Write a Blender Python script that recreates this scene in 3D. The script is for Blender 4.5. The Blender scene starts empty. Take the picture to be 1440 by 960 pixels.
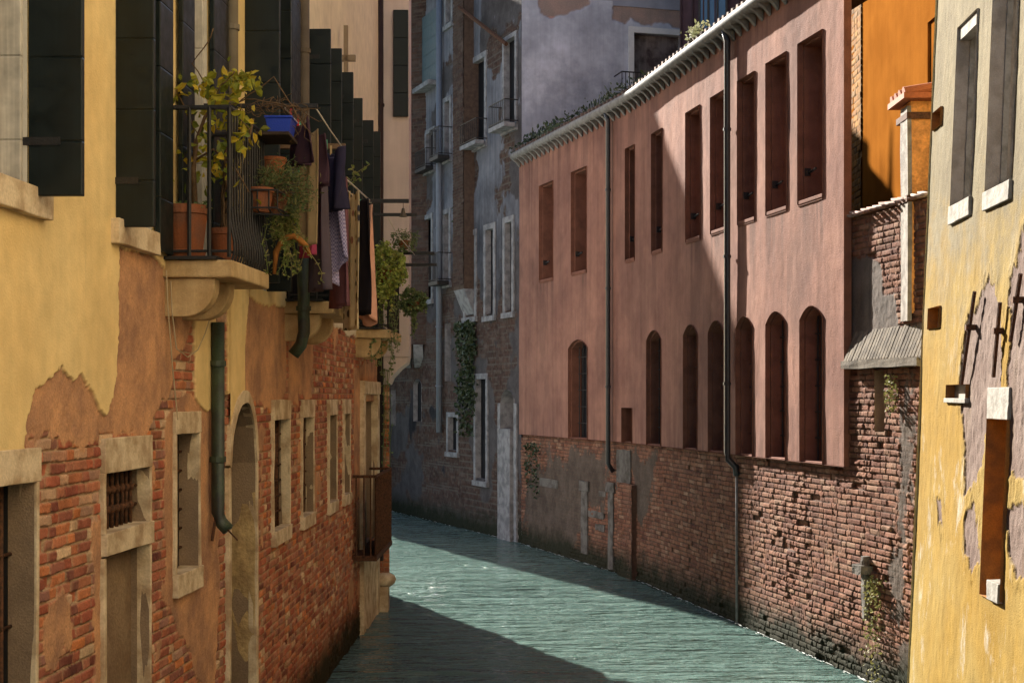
import bpy, math, random
import numpy as np
from mathutils import Vector

R = math.radians
random.seed(7)
rng = np.random.default_rng(11)
SC = bpy.context.scene
COL = SC.collection
EYE, FPX, CX, HY = 3.2, 2000.0, 720.0, 559.0      # eye height, focal length and horizon measured on the photograph

# ------------------------------------------------------------------ camera, sky, sun, exposure
cam = bpy.data.cameras.new('camera'); cam.lens = 50; cam.sensor_width = 36
cam.shift_y = (HY - 480) / 1440; cam.clip_start = .1; cam.clip_end = 2000
cam_o = bpy.data.objects.new('camera', cam); COL.objects.link(cam_o)
cam_o.location = (0, 0, EYE); cam_o.rotation_euler = (R(90), 0, 0)
SC.camera = cam_o

SUN_AZ, SUN_EL = -25.0, 26.0        # degrees left of the view direction, degrees up
w = bpy.data.worlds.new('World'); SC.world = w; w.use_nodes = True
nt = w.node_tree
sky = nt.nodes.new('ShaderNodeTexSky'); sky.sky_type = 'NISHITA'; sky.sun_disc = False
sky.sun_elevation = R(SUN_EL); sky.sun_rotation = R(SUN_AZ)
nt.links.new(sky.outputs[0], nt.nodes['Background'].inputs[0])
nt.nodes['Background'].inputs[1].default_value = .05
sun = bpy.data.lights.new('sun', 'SUN'); sun.energy = 5.0; sun.angle = R(.5); sun.color = (1, .93, .82)
sun_o = bpy.data.objects.new('sun', sun); COL.objects.link(sun_o)
_d = Vector((math.sin(R(SUN_AZ)) * math.cos(R(SUN_EL)), math.cos(R(SUN_AZ)) * math.cos(R(SUN_EL)), math.sin(R(SUN_EL))))
sun_o.rotation_euler = _d.to_track_quat('Z', 'Y').to_euler()
SC.view_settings.view_transform = 'Standard'; SC.view_settings.look = 'None'
SC.view_settings.exposure = 2.15; SC.view_settings.gamma = 1
SC.render.engine = 'CYCLES'
SC.cycles.max_bounces = 8; SC.cycles.diffuse_bounces = 5

# ------------------------------------------------------------------ numpy noise
def _h(ix, iy, seed):
    n = (ix.astype(np.int64) * 374761393 + iy.astype(np.int64) * 668265263 + seed * 974634541) & 0xffffffff
    n = ((n ^ (n >> 13)) * 1274126177) & 0xffffffff
    n = n ^ (n >> 16)
    return (n & 0xffff) / 65535.0
def vn(x, y, seed=0):
    x = np.asarray(x, float); y = np.asarray(y, float)
    ix = np.floor(x); iy = np.floor(y); fx = x - ix; fy = y - iy
    fx = fx * fx * (3 - 2 * fx); fy = fy * fy * (3 - 2 * fy)
    a = _h(ix, iy, seed); b = _h(ix + 1, iy, seed); c = _h(ix, iy + 1, seed); d = _h(ix + 1, iy + 1, seed)
    return (a * (1 - fx) + b * fx) * (1 - fy) + (c * (1 - fx) + d * fx) * fy
def fbm(x, y, seed=0, oct=4):
    x = np.asarray(x, float); y = np.asarray(y, float)
    s = 0; a = .5; t = 0
    for k in range(oct):
        s = s + a * vn(x, y, seed + k * 17); t += a; a *= .5; x = x * 2.03; y = y * 2.03
    return s / t
def sst(a, b, x):
    t = np.clip((x - a) / (b - a), 0, 1); return t * t * (3 - 2 * t)
def mixn(a, b, t): return a * (1 - t) + b * t
def sdf(U, Z, poly):
    """signed distance to a polygon, positive inside"""
    d = np.full(U.shape, 1e9); ins = np.zeros(U.shape, bool)
    n = len(poly)
    for i in range(n):
        x0, y0 = poly[i]; x1, y1 = poly[(i + 1) % n]
        ex, ey = x1 - x0, y1 - y0
        t = np.clip(((U - x0) * ex + (Z - y0) * ey) / (ex * ex + ey * ey + 1e-12), 0, 1)
        d = np.minimum(d, (U - x0 - t * ex) ** 2 + (Z - y0 - t * ey) ** 2)
        c = ((y0 > Z) != (y1 > Z))
        xs = x0 + (Z - y0) * ex / (ey if abs(ey) > 1e-9 else 1e-9)
        ins ^= c & (U < xs)
    d = np.sqrt(d)
    return np.where(ins, d, -d)
def bricks(U, Z, ch=.07, bl=.27, seed=0, wob=.012):
    """running courses of stretchers and headers: random value per brick, brick mask, brick relief in metres"""
    z = Z + wob * (fbm(U * .8, Z * .6, seed + 3, 3) - .5) * 2 + .006 * (vn(U * 5, Z * 2, seed + 5) - .5)
    row = np.floor(z / ch); fz = z / ch - row
    rh = _h(row, row * 0, seed)
    per = bl * 1.5
    uu = U + rh * per + .01 * (vn(row * 1.7, U * 3, seed + 2) - .5)
    c = np.floor(uu / per); f = uu / per - c
    st = f < .655 - .06 * (_h(c, row, seed + 9) - .5)
    ln = np.where(st, f, f - .66)
    lw = np.where(st, .66, .34) * per
    fu = ln * per
    col = c * 2 + np.where(st, 0, 1)
    rnd = _h(col, row, seed + 1); r2 = _h(col, row, seed + 4); r3 = _h(col, row, seed + 6)
    du = np.minimum(fu, lw - fu); dz = np.minimum(fz, 1 - fz) * ch
    d = np.minimum(du, dz) + .007 * (vn(U * 45, Z * 45, seed + 8) - .5) + .004 * (vn(U * 17, Z * 17, seed + 7) - .6)
    m = sst(.0025, .0075, d)
    tilt = (fz - .5) * ch * (r3 - .5) * .25
    h = m * (.014 + .011 * (r2 - .4)) + m * (tilt + .006 * (fbm(U * 22, Z * 22, seed + 12, 3) - .5))
    h = np.where(r3 > .975, h * .1 - .012, h)                     # a missing or rotten brick here and there
    return rnd, m, h

# ------------------------------------------------------------------ objects
ORG = {}
def root(name, label, cat, loc, group=None):
    o = bpy.data.objects.new(name, None); COL.objects.link(o); o.location = loc
    o.empty_display_size = .2
    o['label'] = label; o['category'] = cat
    if group: o['group'] = group
    ORG[o] = np.array(loc, float)
    return o
def tag(o, label, cat, group=None):
    o['label'] = label; o['category'] = cat
    if group: o['group'] = group
    return o
def link(me, name, m, parent, origin=None):
    o = bpy.data.objects.new(name, me); COL.objects.link(o)
    if m: me.materials.append(m)
    if parent is not None:
        o.parent = parent; ORG[o] = ORG[parent]
    else:
        ORG[o] = np.array(origin if origin is not None else (0, 0, 0), float); o.location = ORG[o]
    return o
class MB:
    def __init__(s): s.v = []; s.f = []
    def add(s, vs, fs):
        k = len(s.v); s.v += [tuple(map(float, p)) for p in vs]; s.f += [tuple(i + k for i in f) for f in fs]
    def box8(s, c):
        s.add(c, [(0, 1, 2, 3), (7, 6, 5, 4), (0, 4, 5, 1), (1, 5, 6, 2), (2, 6, 7, 3), (3, 7, 4, 0)])
    def box(s, x0, x1, y0, y1, z0, z1):
        s.box8([(x0, y0, z0), (x1, y0, z0), (x1, y1, z0), (x0, y1, z0), (x0, y0, z1), (x1, y0, z1), (x1, y1, z1), (x0, y1, z1)])
    def prism(s, poly, z0, z1):
        n = len(poly)
        s.add([(x, y, z0) for x, y in poly] + [(x, y, z1) for x, y in poly],
              [tuple(range(n))[::-1], tuple(range(n, 2 * n))] + [(i, (i + 1) % n, n + (i + 1) % n, n + i) for i in range(n)])
    def tube(s, pts, r, n=8, cap=True):
        P = [Vector(p) for p in pts]; k = len(s.v)
        rr = r if isinstance(r, (list, tuple)) else [r] * len(P)
        up = Vector((.123, .31, .94))
        for i, p in enumerate(P):
            t = (P[min(i + 1, len(P) - 1)] - P[max(i - 1, 0)])
            if t.length < 1e-9: t = Vector((0, 0, 1))
            t.normalize()
            a = t.cross(up)
            if a.length < .05: a = t.cross(Vector((1, 0, 0)))
            a.normalize(); b = t.cross(a)
            for j in range(n):
                g = 2 * math.pi * j / n
                s.v.append(tuple(p + a * (math.cos(g) * rr[i]) + b * (math.sin(g) * rr[i])))
        for i in range(len(P) - 1):
            for j in range(n):
                s.f.append((k + i * n + j, k + i * n + (j + 1) % n, k + (i + 1) * n + (j + 1) % n, k + (i + 1) * n + j))
        if cap:
            s.f.append(tuple(k + j for j in range(n))[::-1]); s.f.append(tuple(k + (len(P) - 1) * n + j for j in range(n)))
    def lathe(s, c, prof, n=24):
        k = len(s.v)
        for r_, z in prof:
            for j in range(n):
                g = 2 * math.pi * j / n
                s.v.append((c[0] + r_ * math.cos(g), c[1] + r_ * math.sin(g), c[2] + z))
        for i in range(len(prof) - 1):
            for j in range(n):
                s.f.append((k + i * n + j, k + i * n + (j + 1) % n, k + (i + 1) * n + (j + 1) % n, k + (i + 1) * n + j))
    def build(s, name, m, parent=None, smooth=False, bevel=0, origin=None, jit=0, sub=0):
        me = bpy.data.meshes.new(name)
        if parent is not None: og = ORG[parent]
        elif origin is not None: og = np.array(origin, float)
        else: og = np.zeros(3)
        V = np.array(s.v) - og
        me.from_pydata(V.tolist(), [], s.f); me.update()
        if smooth: me.polygons.foreach_set('use_smooth', [True] * len(me.polygons))
        if sub or jit:
            import bmesh
            bm = bmesh.new(); bm.from_mesh(me)
            bmesh.ops.remove_doubles(bm, verts=bm.verts, dist=1e-5)
            if sub: bmesh.ops.subdivide_edges(bm, edges=[e for e in bm.edges if e.calc_length() > .05], cuts=sub, use_grid_fill=True)
            for v in bm.verts:
                p = np.array(v.co) + og
                q = [fbm(p[0] * 9 + p[2] * 5 + 7 * k, p[1] * 9 + p[2] * 7, 40 + k, 3) - .5 for k in range(3)]
                v.co += Vector(q) * jit * 2
            bm.to_mesh(me); bm.free()
        o = link(me, name, m, parent, origin)
        if bevel:
            b = o.modifiers.new('bevel', 'BEVEL'); b.width = bevel; b.segments = 2; b.limit_method = 'ANGLE'
        return o

class Fac:
    """a facade: a plan polyline from near to far, side +1 = left bank (faces +X), -1 = right bank; lean = batter of the face"""
    def __init__(s, pts, side, lean=0, zref=0):
        s.p = np.array(pts, float); s.side = side; s.lean = lean; s.zref = zref
        d = np.diff(s.p, axis=0); L = np.hypot(d[:, 0], d[:, 1]); s.u = np.concatenate([[0], np.cumsum(L)])
        t = d / L[:, None]; nn = np.stack([t[:, 1], -t[:, 0]], 1) * side
        vn_ = np.vstack([nn[:1], nn[:-1] + nn[1:], nn[-1:]]); s.n = vn_ / np.linalg.norm(vn_, axis=1)[:, None]
    def P(s, u, w, z):
        u, w, z = np.broadcast_arrays(np.asarray(u, float), np.asarray(w, float), np.asarray(z, float))
        uc = np.clip(u, 0, s.u[-1])
        x = np.interp(uc, s.u, s.p[:, 0]); y = np.interp(uc, s.u, s.p[:, 1])
        nx = np.interp(uc, s.u, s.n[:, 0]); ny = np.interp(uc, s.u, s.n[:, 1])
        t = s.p[-1] - s.p[-2]; t = t / np.hypot(*t); ex = u - uc
        x = x + ex * t[0]; y = y + ex * t[1]
        ww = w - s.lean * (z - s.zref)
        return np.stack([x + nx * ww, y + ny * ww, z], -1)
    def hit(s, px, w=0., py=HY):
        """u and depth where the sight line of photo column px meets the facade standing w proud"""
        k = (px - CX) / FPX
        for it in range(3):
            z = EYE if it == 0 else EYE - (py - HY) / FPX * Y
            q = s.p + s.n * (w - s.lean * (z - s.zref))
            best = None
            for i in range(len(q) - 1):
                a, b = q[i], q[i + 1]
                den = (b[0] - a[0]) - k * (b[1] - a[1])
                if abs(den) < 1e-9: continue
                t = (k * a[1] - a[0]) / den
                lo = -1e-6 if i > 0 else -9; hi = 1 + 1e-6 if i < len(q) - 2 else 9
                if lo <= t <= hi:
                    Y = a[1] + t * (b[1] - a[1])
                    if Y > .5 and (best is None or Y < best[1]): best = (s.u[i] + t * (s.u[i + 1] - s.u[i]), Y)
            u, Y = best
        return u, Y
    def uv(s, px, py, w=0.):
        u, Y = s.hit(px, w, py)
        return u, EYE - (py - HY) / FPX * Y
    def poly(s, pts, w=0.): return [s.uv(x, y, w) for x, y in pts]
    def box(s, mb, u0, u1, z0, z1, w0, w1):
        n = max(1, int((u1 - u0) / .8)) if len(s.p) > 2 else 1
        us = np.linspace(u0, u1, n + 1)
        for a, b in zip(us[:-1], us[1:]):
            c = [s.P(a, w0, z0), s.P(b, w0, z0), s.P(b, w1, z0), s.P(a, w1, z0), s.P(a, w0, z1), s.P(b, w0, z1), s.P(b, w1, z1), s.P(a, w1, z1)]
            mb.box8(c)

def hf(name, F, u0, u1, z0, z1, du, dz, fn, m, parent, holes=(), zs=None):
    """a wall as a relief: fn(U, Z) -> relief in metres, mask attribute (n, 4)"""
    us = np.linspace(u0, u1, max(2, int((u1 - u0) / du))); zz = zs if zs is not None else np.linspace(z0, z1, max(2, int((z1 - z0) / dz)))
    zz = zz.copy(); us = us.copy()
    for h in holes:
        for arr, e in ((us, h['u0']), (us, h['u1']), (zz, h['z0']), (zz, h['z1'] if not h.get('rise') else h['z1'] - h['rise'])):
            if arr[0] < e < arr[-1]: arr[np.argmin(abs(arr - e))] = e
    us.sort(); zz.sort()
    U, Z = np.meshgrid(us, zz)
    H, A = fn(U, Z)
    keep = np.ones((len(zz) - 1, len(us) - 1), bool)
    for h in holes:
        cu = (us[:-1] + us[1:]) / 2; cz = (zz[:-1] + zz[1:]) / 2
        iu = (cu > h['u0']) & (cu < h['u1'])
        if not iu.any(): continue
        if not h.get('rise'):
            keep &= ~(iu[None, :] & ((cz > h['z0']) & (cz < h['z1']))[:, None])
        else:
            cols = np.where(iu)[0]; jv = np.arange(cols[0], cols[-1] + 2)
            top = arch_z(h, us[jv]); rows = np.array([np.argmin(abs(zz - t)) for t in top])
            Z[rows, jv] = top
            for c in cols:
                r = min(rows[c - cols[0]], rows[c - cols[0] + 1])
                lo = np.where(cz > h['z0'])[0]
                if len(lo): keep[lo[0]:r, c] = False
                a, b = rows[c - cols[0]], rows[c - cols[0] + 1]
                if a != b and abs(a - b) > 0: keep[min(a, b):max(a, b), c] = False
    V = F.P(U, H, Z).reshape(-1, 3) - (ORG[parent] if parent is not None else 0)
    nu = len(us)
    idx = np.arange(len(zz) * nu).reshape(len(zz), nu)
    q = np.stack([idx[:-1, :-1], idx[:-1, 1:], idx[1:, 1:], idx[1:, :-1]], -1)[keep]
    extra = []
    for h in holes:                                     # triangles that close the steps along an arch
        if h.get('rise'):
            cu = (us[:-1] + us[1:]) / 2; cols = np.where((cu > h['u0']) & (cu < h['u1']))[0]
            if not len(cols): continue
            jv = np.arange(cols[0], cols[-1] + 2); rows = [np.argmin(abs(zz - t)) for t in arch_z(h, us[jv])]
            for k, c in enumerate(cols):
                a, b = rows[k], rows[k + 1]
                if a < b:
                    for r in range(a, b): extra.append((idx[r, c], idx[b, c + 1], idx[r + 1, c]))
                elif b < a:
                    for r in range(b, a): extra.append((idx[a, c], idx[r, c + 1], idx[r + 1, c + 1]))
    nq = len(q); ne = len(extra)
    me = bpy.data.meshes.new(name)
    me.vertices.add(len(V)); me.vertices.foreach_set('co', V.astype(np.float32).ravel())
    loops = np.concatenate([q.ravel(), np.array(extra, int).ravel()]).astype(np.int32)
    me.loops.add(len(loops)); me.loops.foreach_set('vertex_index', loops)
    me.polygons.add(nq + ne)
    ls = np.concatenate([np.arange(nq) * 4, nq * 4 + np.arange(ne) * 3]).astype(np.int32)
    me.polygons.foreach_set('loop_start', ls)
    me.polygons.foreach_set('use_smooth', np.ones(nq + ne, bool))
    me.update(calc_edges=True); me.validate()
    at = me.attributes.new('m', 'FLOAT_COLOR', 'POINT')
    at.data.foreach_set('color', A.reshape(-1, 4).astype(np.float32).ravel())
    return link(me, name, m, parent)
def arch_z(h, u):
    c = (h['u0'] + h['u1']) / 2; a = (h['u1'] - h['u0']) / 2; r = h['rise']
    t = np.clip((np.asarray(u) - c) / a, -1, 1)
    return h['z1'] - r + r * ((1 - t * t) if r < .2 else np.sqrt(np.clip(1 - t * t, 0, 1)))
def hole_outline(h, n=10):
    u0, u1, z0, z1 = h['u0'], h['u1'], h['z0'], h['z1']
    if not h.get('rise'): return [(u0, z0), (u1, z0), (u1, z1), (u0, z1)]
    us = np.linspace(u1, u0, n + 1)
    return [(u0, z0), (u1, z0)] + list(zip(us, arch_z(h, us)))
def reveal(F, h, w0, w1, mb=None, inset=0):
    """the sides of an opening from relief w0 back to w1"""
    mb = mb or MB(); o = hole_outline(h); n = len(o)
    for i in range(n):
        (ua, za), (ub, zb) = o[i], o[(i + 1) % n]
        mb.add([F.P(ua, w0, za), F.P(ub, w0, zb), F.P(ub, w1, zb), F.P(ua, w1, za)], [(0, 1, 2, 3)])
    return mb
def backing(F, h, w, mb=None):
    mb = mb or MB(); o = hole_outline(h); mb.add([F.P(a, w, z) for a, z in o], [tuple(range(len(o)))])
    return mb
def shrink(h, d, bot=True):
    g = dict(h); g['u0'] += d; g['u1'] -= d; g['z1'] -= d
    if bot: g['z0'] += d
    return g
def at(px, py, Y): return np.array([(px - CX) / FPX * Y, Y, EYE - (py - HY) / FPX * Y])

# ------------------------------------------------------------------ materials
class NB:
    def __init__(s, name):
        s.m = bpy.data.materials.new(name); s.m.use_nodes = True; s.t = s.m.node_tree
        s.b = s.t.nodes['Principled BSDF']
        s.pos = s.n('ShaderNodeNewGeometry').outputs['Position']
    def n(s, ty, ins=None, **pr):
        nd = s.t.nodes.new(ty)
        for k, v in pr.items(): setattr(nd, k, v)
        for k, v in (ins or {}).items():
            if isinstance(v, bpy.types.NodeSocket): s.t.links.new(v, nd.inputs[k])
            else: nd.inputs[k].default_value = v
        return nd
    def noise(s, scale, detail=4, vec=None, sc=None, rough=.55, dist=0):
        v = vec or s.pos
        if sc: v = s.n('ShaderNodeMapping', {'Vector': v, 'Scale': sc}).outputs[0]
        return s.n('ShaderNodeTexNoise', {'Vector': v, 'Scale': scale, 'Detail': detail, 'Roughness': rough, 'Distortion': dist}).outputs['Fac']
    def mr(s, f, a, b, c=0., d=1.): return s.n('ShaderNodeMapRange', {'Value': f, 'From Min': a, 'From Max': b, 'To Min': c, 'To Max': d}).outputs[0]
    def mix(s, f, a, b, mode='MIX'):
        nd = s.n('ShaderNodeMix', data_type='RGBA', blend_type=mode)
        for k, v in ((0, f), (6, a), (7, b)):
            if isinstance(v, bpy.types.NodeSocket): s.t.links.new(v, nd.inputs[k])
            else: nd.inputs[k].default_value = v if k == 0 else (*v[:3], 1)
        return nd.outputs[2]
    def math(s, op, a, b=0.):
        nd = s.n('ShaderNodeMath', operation=op)
        for k, v in ((0, a), (1, b)):
            if isinstance(v, bpy.types.NodeSocket): s.t.links.new(v, nd.inputs[k])
            else: nd.inputs[k].default_value = v
        return nd.outputs[0]
    def ramp(s, f, cols):
        nd = s.n('ShaderNodeValToRGB', {'Fac': f}); e = nd.color_ramp.elements
        while len(e) < len(cols): e.new(.5)
        for i, c in enumerate(cols):
            e[i].position = i / max(1, len(cols) - 1); e[i].color = (*c, 1)
        return nd.outputs[0]
    def vmul(s, col, f, lo, hi):
        """multiply a colour by a value that runs lo..hi with f"""
        v = s.mr(f, .25, .75, lo, hi)
        return s.mix(1., col, s.n('ShaderNodeCombineColor', {0: v, 1: v, 2: v}).outputs[0], 'MULTIPLY')
    def done(s, col, rough=.8, bump=None, bd=.003, bs=1., metal=0., spec=.1):
        if isinstance(col, bpy.types.NodeSocket): s.t.links.new(col, s.b.inputs['Base Color'])
        else: s.b.inputs['Base Color'].default_value = (*col, 1)
        if isinstance(rough, bpy.types.NodeSocket): s.t.links.new(rough, s.b.inputs['Roughness'])
        else: s.b.inputs['Roughness'].default_value = rough
        s.b.inputs['Metallic'].default_value = metal; s.b.inputs['Specular IOR Level'].default_value = spec
        if bump is not None:
            bn = s.n('ShaderNodeBump', {'Height': bump, 'Distance': bd, 'Strength': bs})
            s.t.links.new(bn.outputs[0], s.b.inputs['Normal'])
        return s.m
def plain(name, c, var=.25, scale=12, rough=.8, bd=.003, metal=0., spec=.1, c2=None, streak=False, fine=90):
    """weathered single-colour surface: cloudy tone, optional second colour in patches, fine grain"""
    b = NB(name); n1 = b.noise(scale, 5); n2 = b.noise(fine, 3)
    col = b.vmul(c, n1, 1 - var, 1 + var) if c2 is None else b.vmul(b.mix(b.mr(n1, .42, .62), c, c2), n2, 1 - var * .6, 1 + var * .6)
    if streak:
        st = b.noise(1, 5, sc=(14, 14, .8)); col = b.vmul(col, st, 1 - var, 1 + var * .7)
    return b.done(col, rough, b.math('ADD', n1, b.math('MULTIPLY', n2, .6)), bd, 1, metal, spec)
def island(name, cols, rough=.6, spec=.3, sub=0., alpha=None):
    """a colour per separate piece (leaves, tiles)"""
    b = NB(name); g = b.n('ShaderNodeNewGeometry').outputs['Random Per Island']
    col = b.vmul(b.ramp(g, cols), b.noise(25, 3), .8, 1.2)
    m = b.done(col, rough, b.noise(60, 2), .002, 1, 0, spec)
    if sub:
        tr = b.n('ShaderNodeBsdfTranslucent', {'Color': col}); mx = b.n('ShaderNodeMixShader', {0: sub})
        b.t.links.new(b.b.outputs[0], mx.inputs[1]); b.t.links.new(tr.outputs[0], mx.inputs[2])
        b.t.links.new(mx.outputs[0], b.t.nodes['Material Output'].inputs[0])
    return m
def wallmat(name, bk, mortar, rend, paint, y2=None, z2=None, tide=None, streaks=.16, rough=.88, dirt=(.10, .085, .07), dirt_amt=.35, grain=.0035, spec=.06, fleck=None, sf=9):
    """masonry in layers read from attribute m: R render coat, G random per brick, B mortar, A paint coat. paint = (c1, c2[, c3, c4]); c3, c4 take over
    along Y (y2) or up (z2)"""
    b = NB(name); a = b.n('ShaderNodeAttribute', attribute_name='m')
    sp = b.n('ShaderNodeSeparateColor', {0: a.outputs['Color']})
    n1 = b.noise(.9, 6); n2 = b.noise(7, 5); n3 = b.noise(75, 3); n4 = b.noise(2.7, 6, rough=.65)
    st = b.noise(1, 6, sc=(sf, sf, .45), rough=.65)
    xyz = b.n('ShaderNodeSeparateXYZ', {0: b.pos})
    c = b.vmul(b.vmul(b.vmul(b.ramp(sp.outputs[1], bk), n2, .66, 1.3), n3, .75, 1.22), n4, .72, 1.2)
    c = b.mix(b.math('MULTIPLY', b.mr(n4, .48, .68), .45), c, b.mix(.5, bk[-1], mortar))     # lime bloom over some courses
    c = b.mix(sp.outputs[2], c, b.vmul(mortar, n3, .7, 1.3))
    rc = b.vmul(b.mix(b.mr(n4, .38, .62), rend[0], rend[1]), n3, .78, 1.22)
    c = b.mix(sp.outputs[0], c, rc)
    if paint:
        pc = b.mix(b.mr(n1, .35, .65), paint[0], paint[1])
        if len(paint) > 2:
            q = b.mix(b.mr(n1, .35, .65), paint[2], paint[3])
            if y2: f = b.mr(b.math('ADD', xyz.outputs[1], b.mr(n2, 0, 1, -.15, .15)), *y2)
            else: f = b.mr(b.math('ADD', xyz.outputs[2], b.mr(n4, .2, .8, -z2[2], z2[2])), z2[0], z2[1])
            pc = b.mix(f, pc, q)
        pc = b.vmul(b.vmul(b.vmul(pc, st, 1 - streaks, 1 + streaks * .8), n2, .9, 1.1), n4, .9, 1.08)
        if fleck:
            fl = b.noise(1, 7, sc=(3.2, 3.2, 1.5), rough=.72); pc = b.mix(b.math('MULTIPLY', b.mr(fl, .55, .68), b.mr(xyz.outputs[2], 4.6, 2.6, .15, .9)), pc, fleck)
        c = b.mix(a.outputs['Alpha'], c, pc)
    c = b.mix(b.math('MULTIPLY', b.mr(st, .56, .78), dirt_amt), c, dirt)
    if tide:
        zz = b.math('ADD', xyz.outputs[2], b.mr(n4, .2, .8, -.22, .22))
        c = b.mix(b.mr(zz, tide[0] + .5, tide[0], 0, .55), c, tide[1]); c = b.mix(b.mr(zz, .55, .2, 0, .94), c, (.017, .021, .012))
    hgt = b.math('ADD', b.math('MULTIPLY', n2, .8), n3)
    return b.done(c, rough, hgt, grain, 1, 0, spec)

# palette of this place (albedos)
BRICK_L = [(.15, .055, .045), (.35, .105, .065), (.47, .14, .075), (.25, .11, .085), (.64, .22, .08), (.40, .16, .105), (.50, .19, .10), (.30, .145, .115), (.68, .47, .29), (.38, .12, .075)]
BRICK_R = [(.12, .05, .035), (.20, .088, .055), (.15, .07, .05), (.24, .12, .075), (.19, .08, .05), (.28, .17, .115)]
BRICK_D = [(.055, .032, .027), (.08, .047, .036), (.065, .043, .036), (.10, .07, .058)]
M = {}
M['left_wall'] = wallmat('left_house_wall', BRICK_L, (.38, .26, .16), ((.60, .32, .165), (.34, .185, .115)),
                         ((.82, .62, .30), (.76, .54, .24), (.80, .70, .52), (.74, .64, .48)), y2=(12.7, 13.9), tide=(.35, (.17, .055, .03)), streaks=.07, dirt_amt=.25)
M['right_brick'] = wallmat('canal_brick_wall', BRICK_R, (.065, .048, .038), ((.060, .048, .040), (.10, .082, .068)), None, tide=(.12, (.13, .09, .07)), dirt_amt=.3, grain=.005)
M['pink'] = wallmat('pink_plaster', BRICK_R, (.3, .25, .2), ((.075, .045, .04), (.10, .06, .05)), ((.300, .156, .114), (.215, .108, .083)), streaks=.26, dirt=(.085, .05, .042), dirt_amt=.6, grain=.006, sf=6)
M['yellow'] = wallmat('yellow_limewash', BRICK_R, (.3, .25, .2), ((.125, .085, .07), (.17, .125, .105)), ((.225, .135, .020), (.235, .165, .048), (.18, .15, .09), (.135, .11, .066)),
                      z2=(3.9, 5.0, 1.0), streaks=.2, dirt=(.10, .065, .02), dirt_amt=.5, grain=.006, fleck=(.34, .31, .25), sf=4)
M['blue'] = wallmat('grey_blue_plaster', BRICK_D, (.10, .088, .078), ((.085, .078, .08), (.055, .05, .052)), ((.050, .048, .053), (.024, .023, .026), (.20, .205, .235), (.10, .104, .122)), z2=(5.2, 8.5, .9), streaks=.45, tide=(.3, (.05, .05, .045)), dirt=(.07, .06, .06), dirt_amt=.55)  # upper plaster paler; the skylight gradient is put into these colours too
M['grey_side'] = wallmat('grey_side_plaster', BRICK_L, (.4, .33, .28), ((.28, .20, .17), (.22, .17, .15)), ((.32, .345, .41), (.17, .185, .23), (.46, .48, .55), (.26, .275, .32)), z2=(9.5, 10.6, .9), streaks=.15, dirt=(.10, .09, .10), dirt_amt=.4)
M['pale'] = plain('pale_pink_plaster', (.62, .52, .48), .1, 1.2, .9, c2=(.54, .45, .42), streak=True)
M['brown_brick'] = wallmat('brown_brick', BRICK_D, (.085, .07, .058), ((.3, .26, .24), (.25, .22, .2)), None, streaks=.3)
b_o = NB('orange_plaster'); M['orange'] = b_o.done(b_o.vmul(b_o.mix(b_o.mr(b_o.noise(1.5, 5), .4, .62), (.26, .096, .017), (.22, .079, .014)), b_o.noise(1, 4, sc=(9, 9, .6)), .92, 1.07), .95, b_o.noise(60, 3), .003, 1, 0, 0.)
M['orange_brick'] = wallmat('orange_quoin_brick', [(.28, .12, .025), (.22, .10, .03), (.32, .15, .03), (.18, .10, .04)], (.15, .10, .05), ((.5, .3, .1), (.4, .25, .1)), None)
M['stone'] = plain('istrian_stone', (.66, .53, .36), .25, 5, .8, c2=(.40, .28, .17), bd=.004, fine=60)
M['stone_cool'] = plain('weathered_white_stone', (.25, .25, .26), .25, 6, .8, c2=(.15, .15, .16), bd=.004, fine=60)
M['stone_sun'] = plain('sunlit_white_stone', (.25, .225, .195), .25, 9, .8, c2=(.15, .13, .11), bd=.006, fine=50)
M['soffit'] = plain('balcony_stone', (.54, .39, .21), .2, 4, .85, c2=(.40, .27, .13), streak=True)
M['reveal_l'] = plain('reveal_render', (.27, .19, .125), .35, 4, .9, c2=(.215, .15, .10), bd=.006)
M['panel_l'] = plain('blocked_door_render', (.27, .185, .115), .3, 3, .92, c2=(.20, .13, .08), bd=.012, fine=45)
M['dark'] = plain('dark_interior', (.012, .012, .014), .2, 5, .7)
M['iron'] = plain('black_iron', (.022, .02, .02), .3, 30, .55, metal=.2, spec=.4)
M['rust'] = plain('rusty_iron', (.11, .05, .028), .35, 40, .8, c2=(.055, .03, .02))
M['body'] = plain('house_body', (.4, .3, .2), .1, 2, .9)
M['roof'] = island('clay_roof_tile', [(.30, .12, .06), (.22, .10, .06), (.38, .18, .10), (.17, .10, .08)], .85)
M['tile_dark'] = island('mossy_roof_tile', [(.10, .06, .045), (.07, .05, .042), (.14, .075, .05)], .9)
M['gutter'] = plain('pale_stone_gutter', (.20, .20, .195), .2, 10, .7, c2=(.14, .14, .135))
M['pipe_black'] = plain('black_downpipe', (.02, .02, .024), .2, 20, .4, spec=.5)
M['pink_shade'] = plain('shaded_pink_plaster', (.19, .085, .058), .14, 5, .9, c2=(.145, .065, .045), bd=.005)  # pink plaster darkened for the shade in recesses and under edges
M['white_wood'] = plain('white_painted_wood', (.56, .52, .45), .1, 8, .6)

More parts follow.
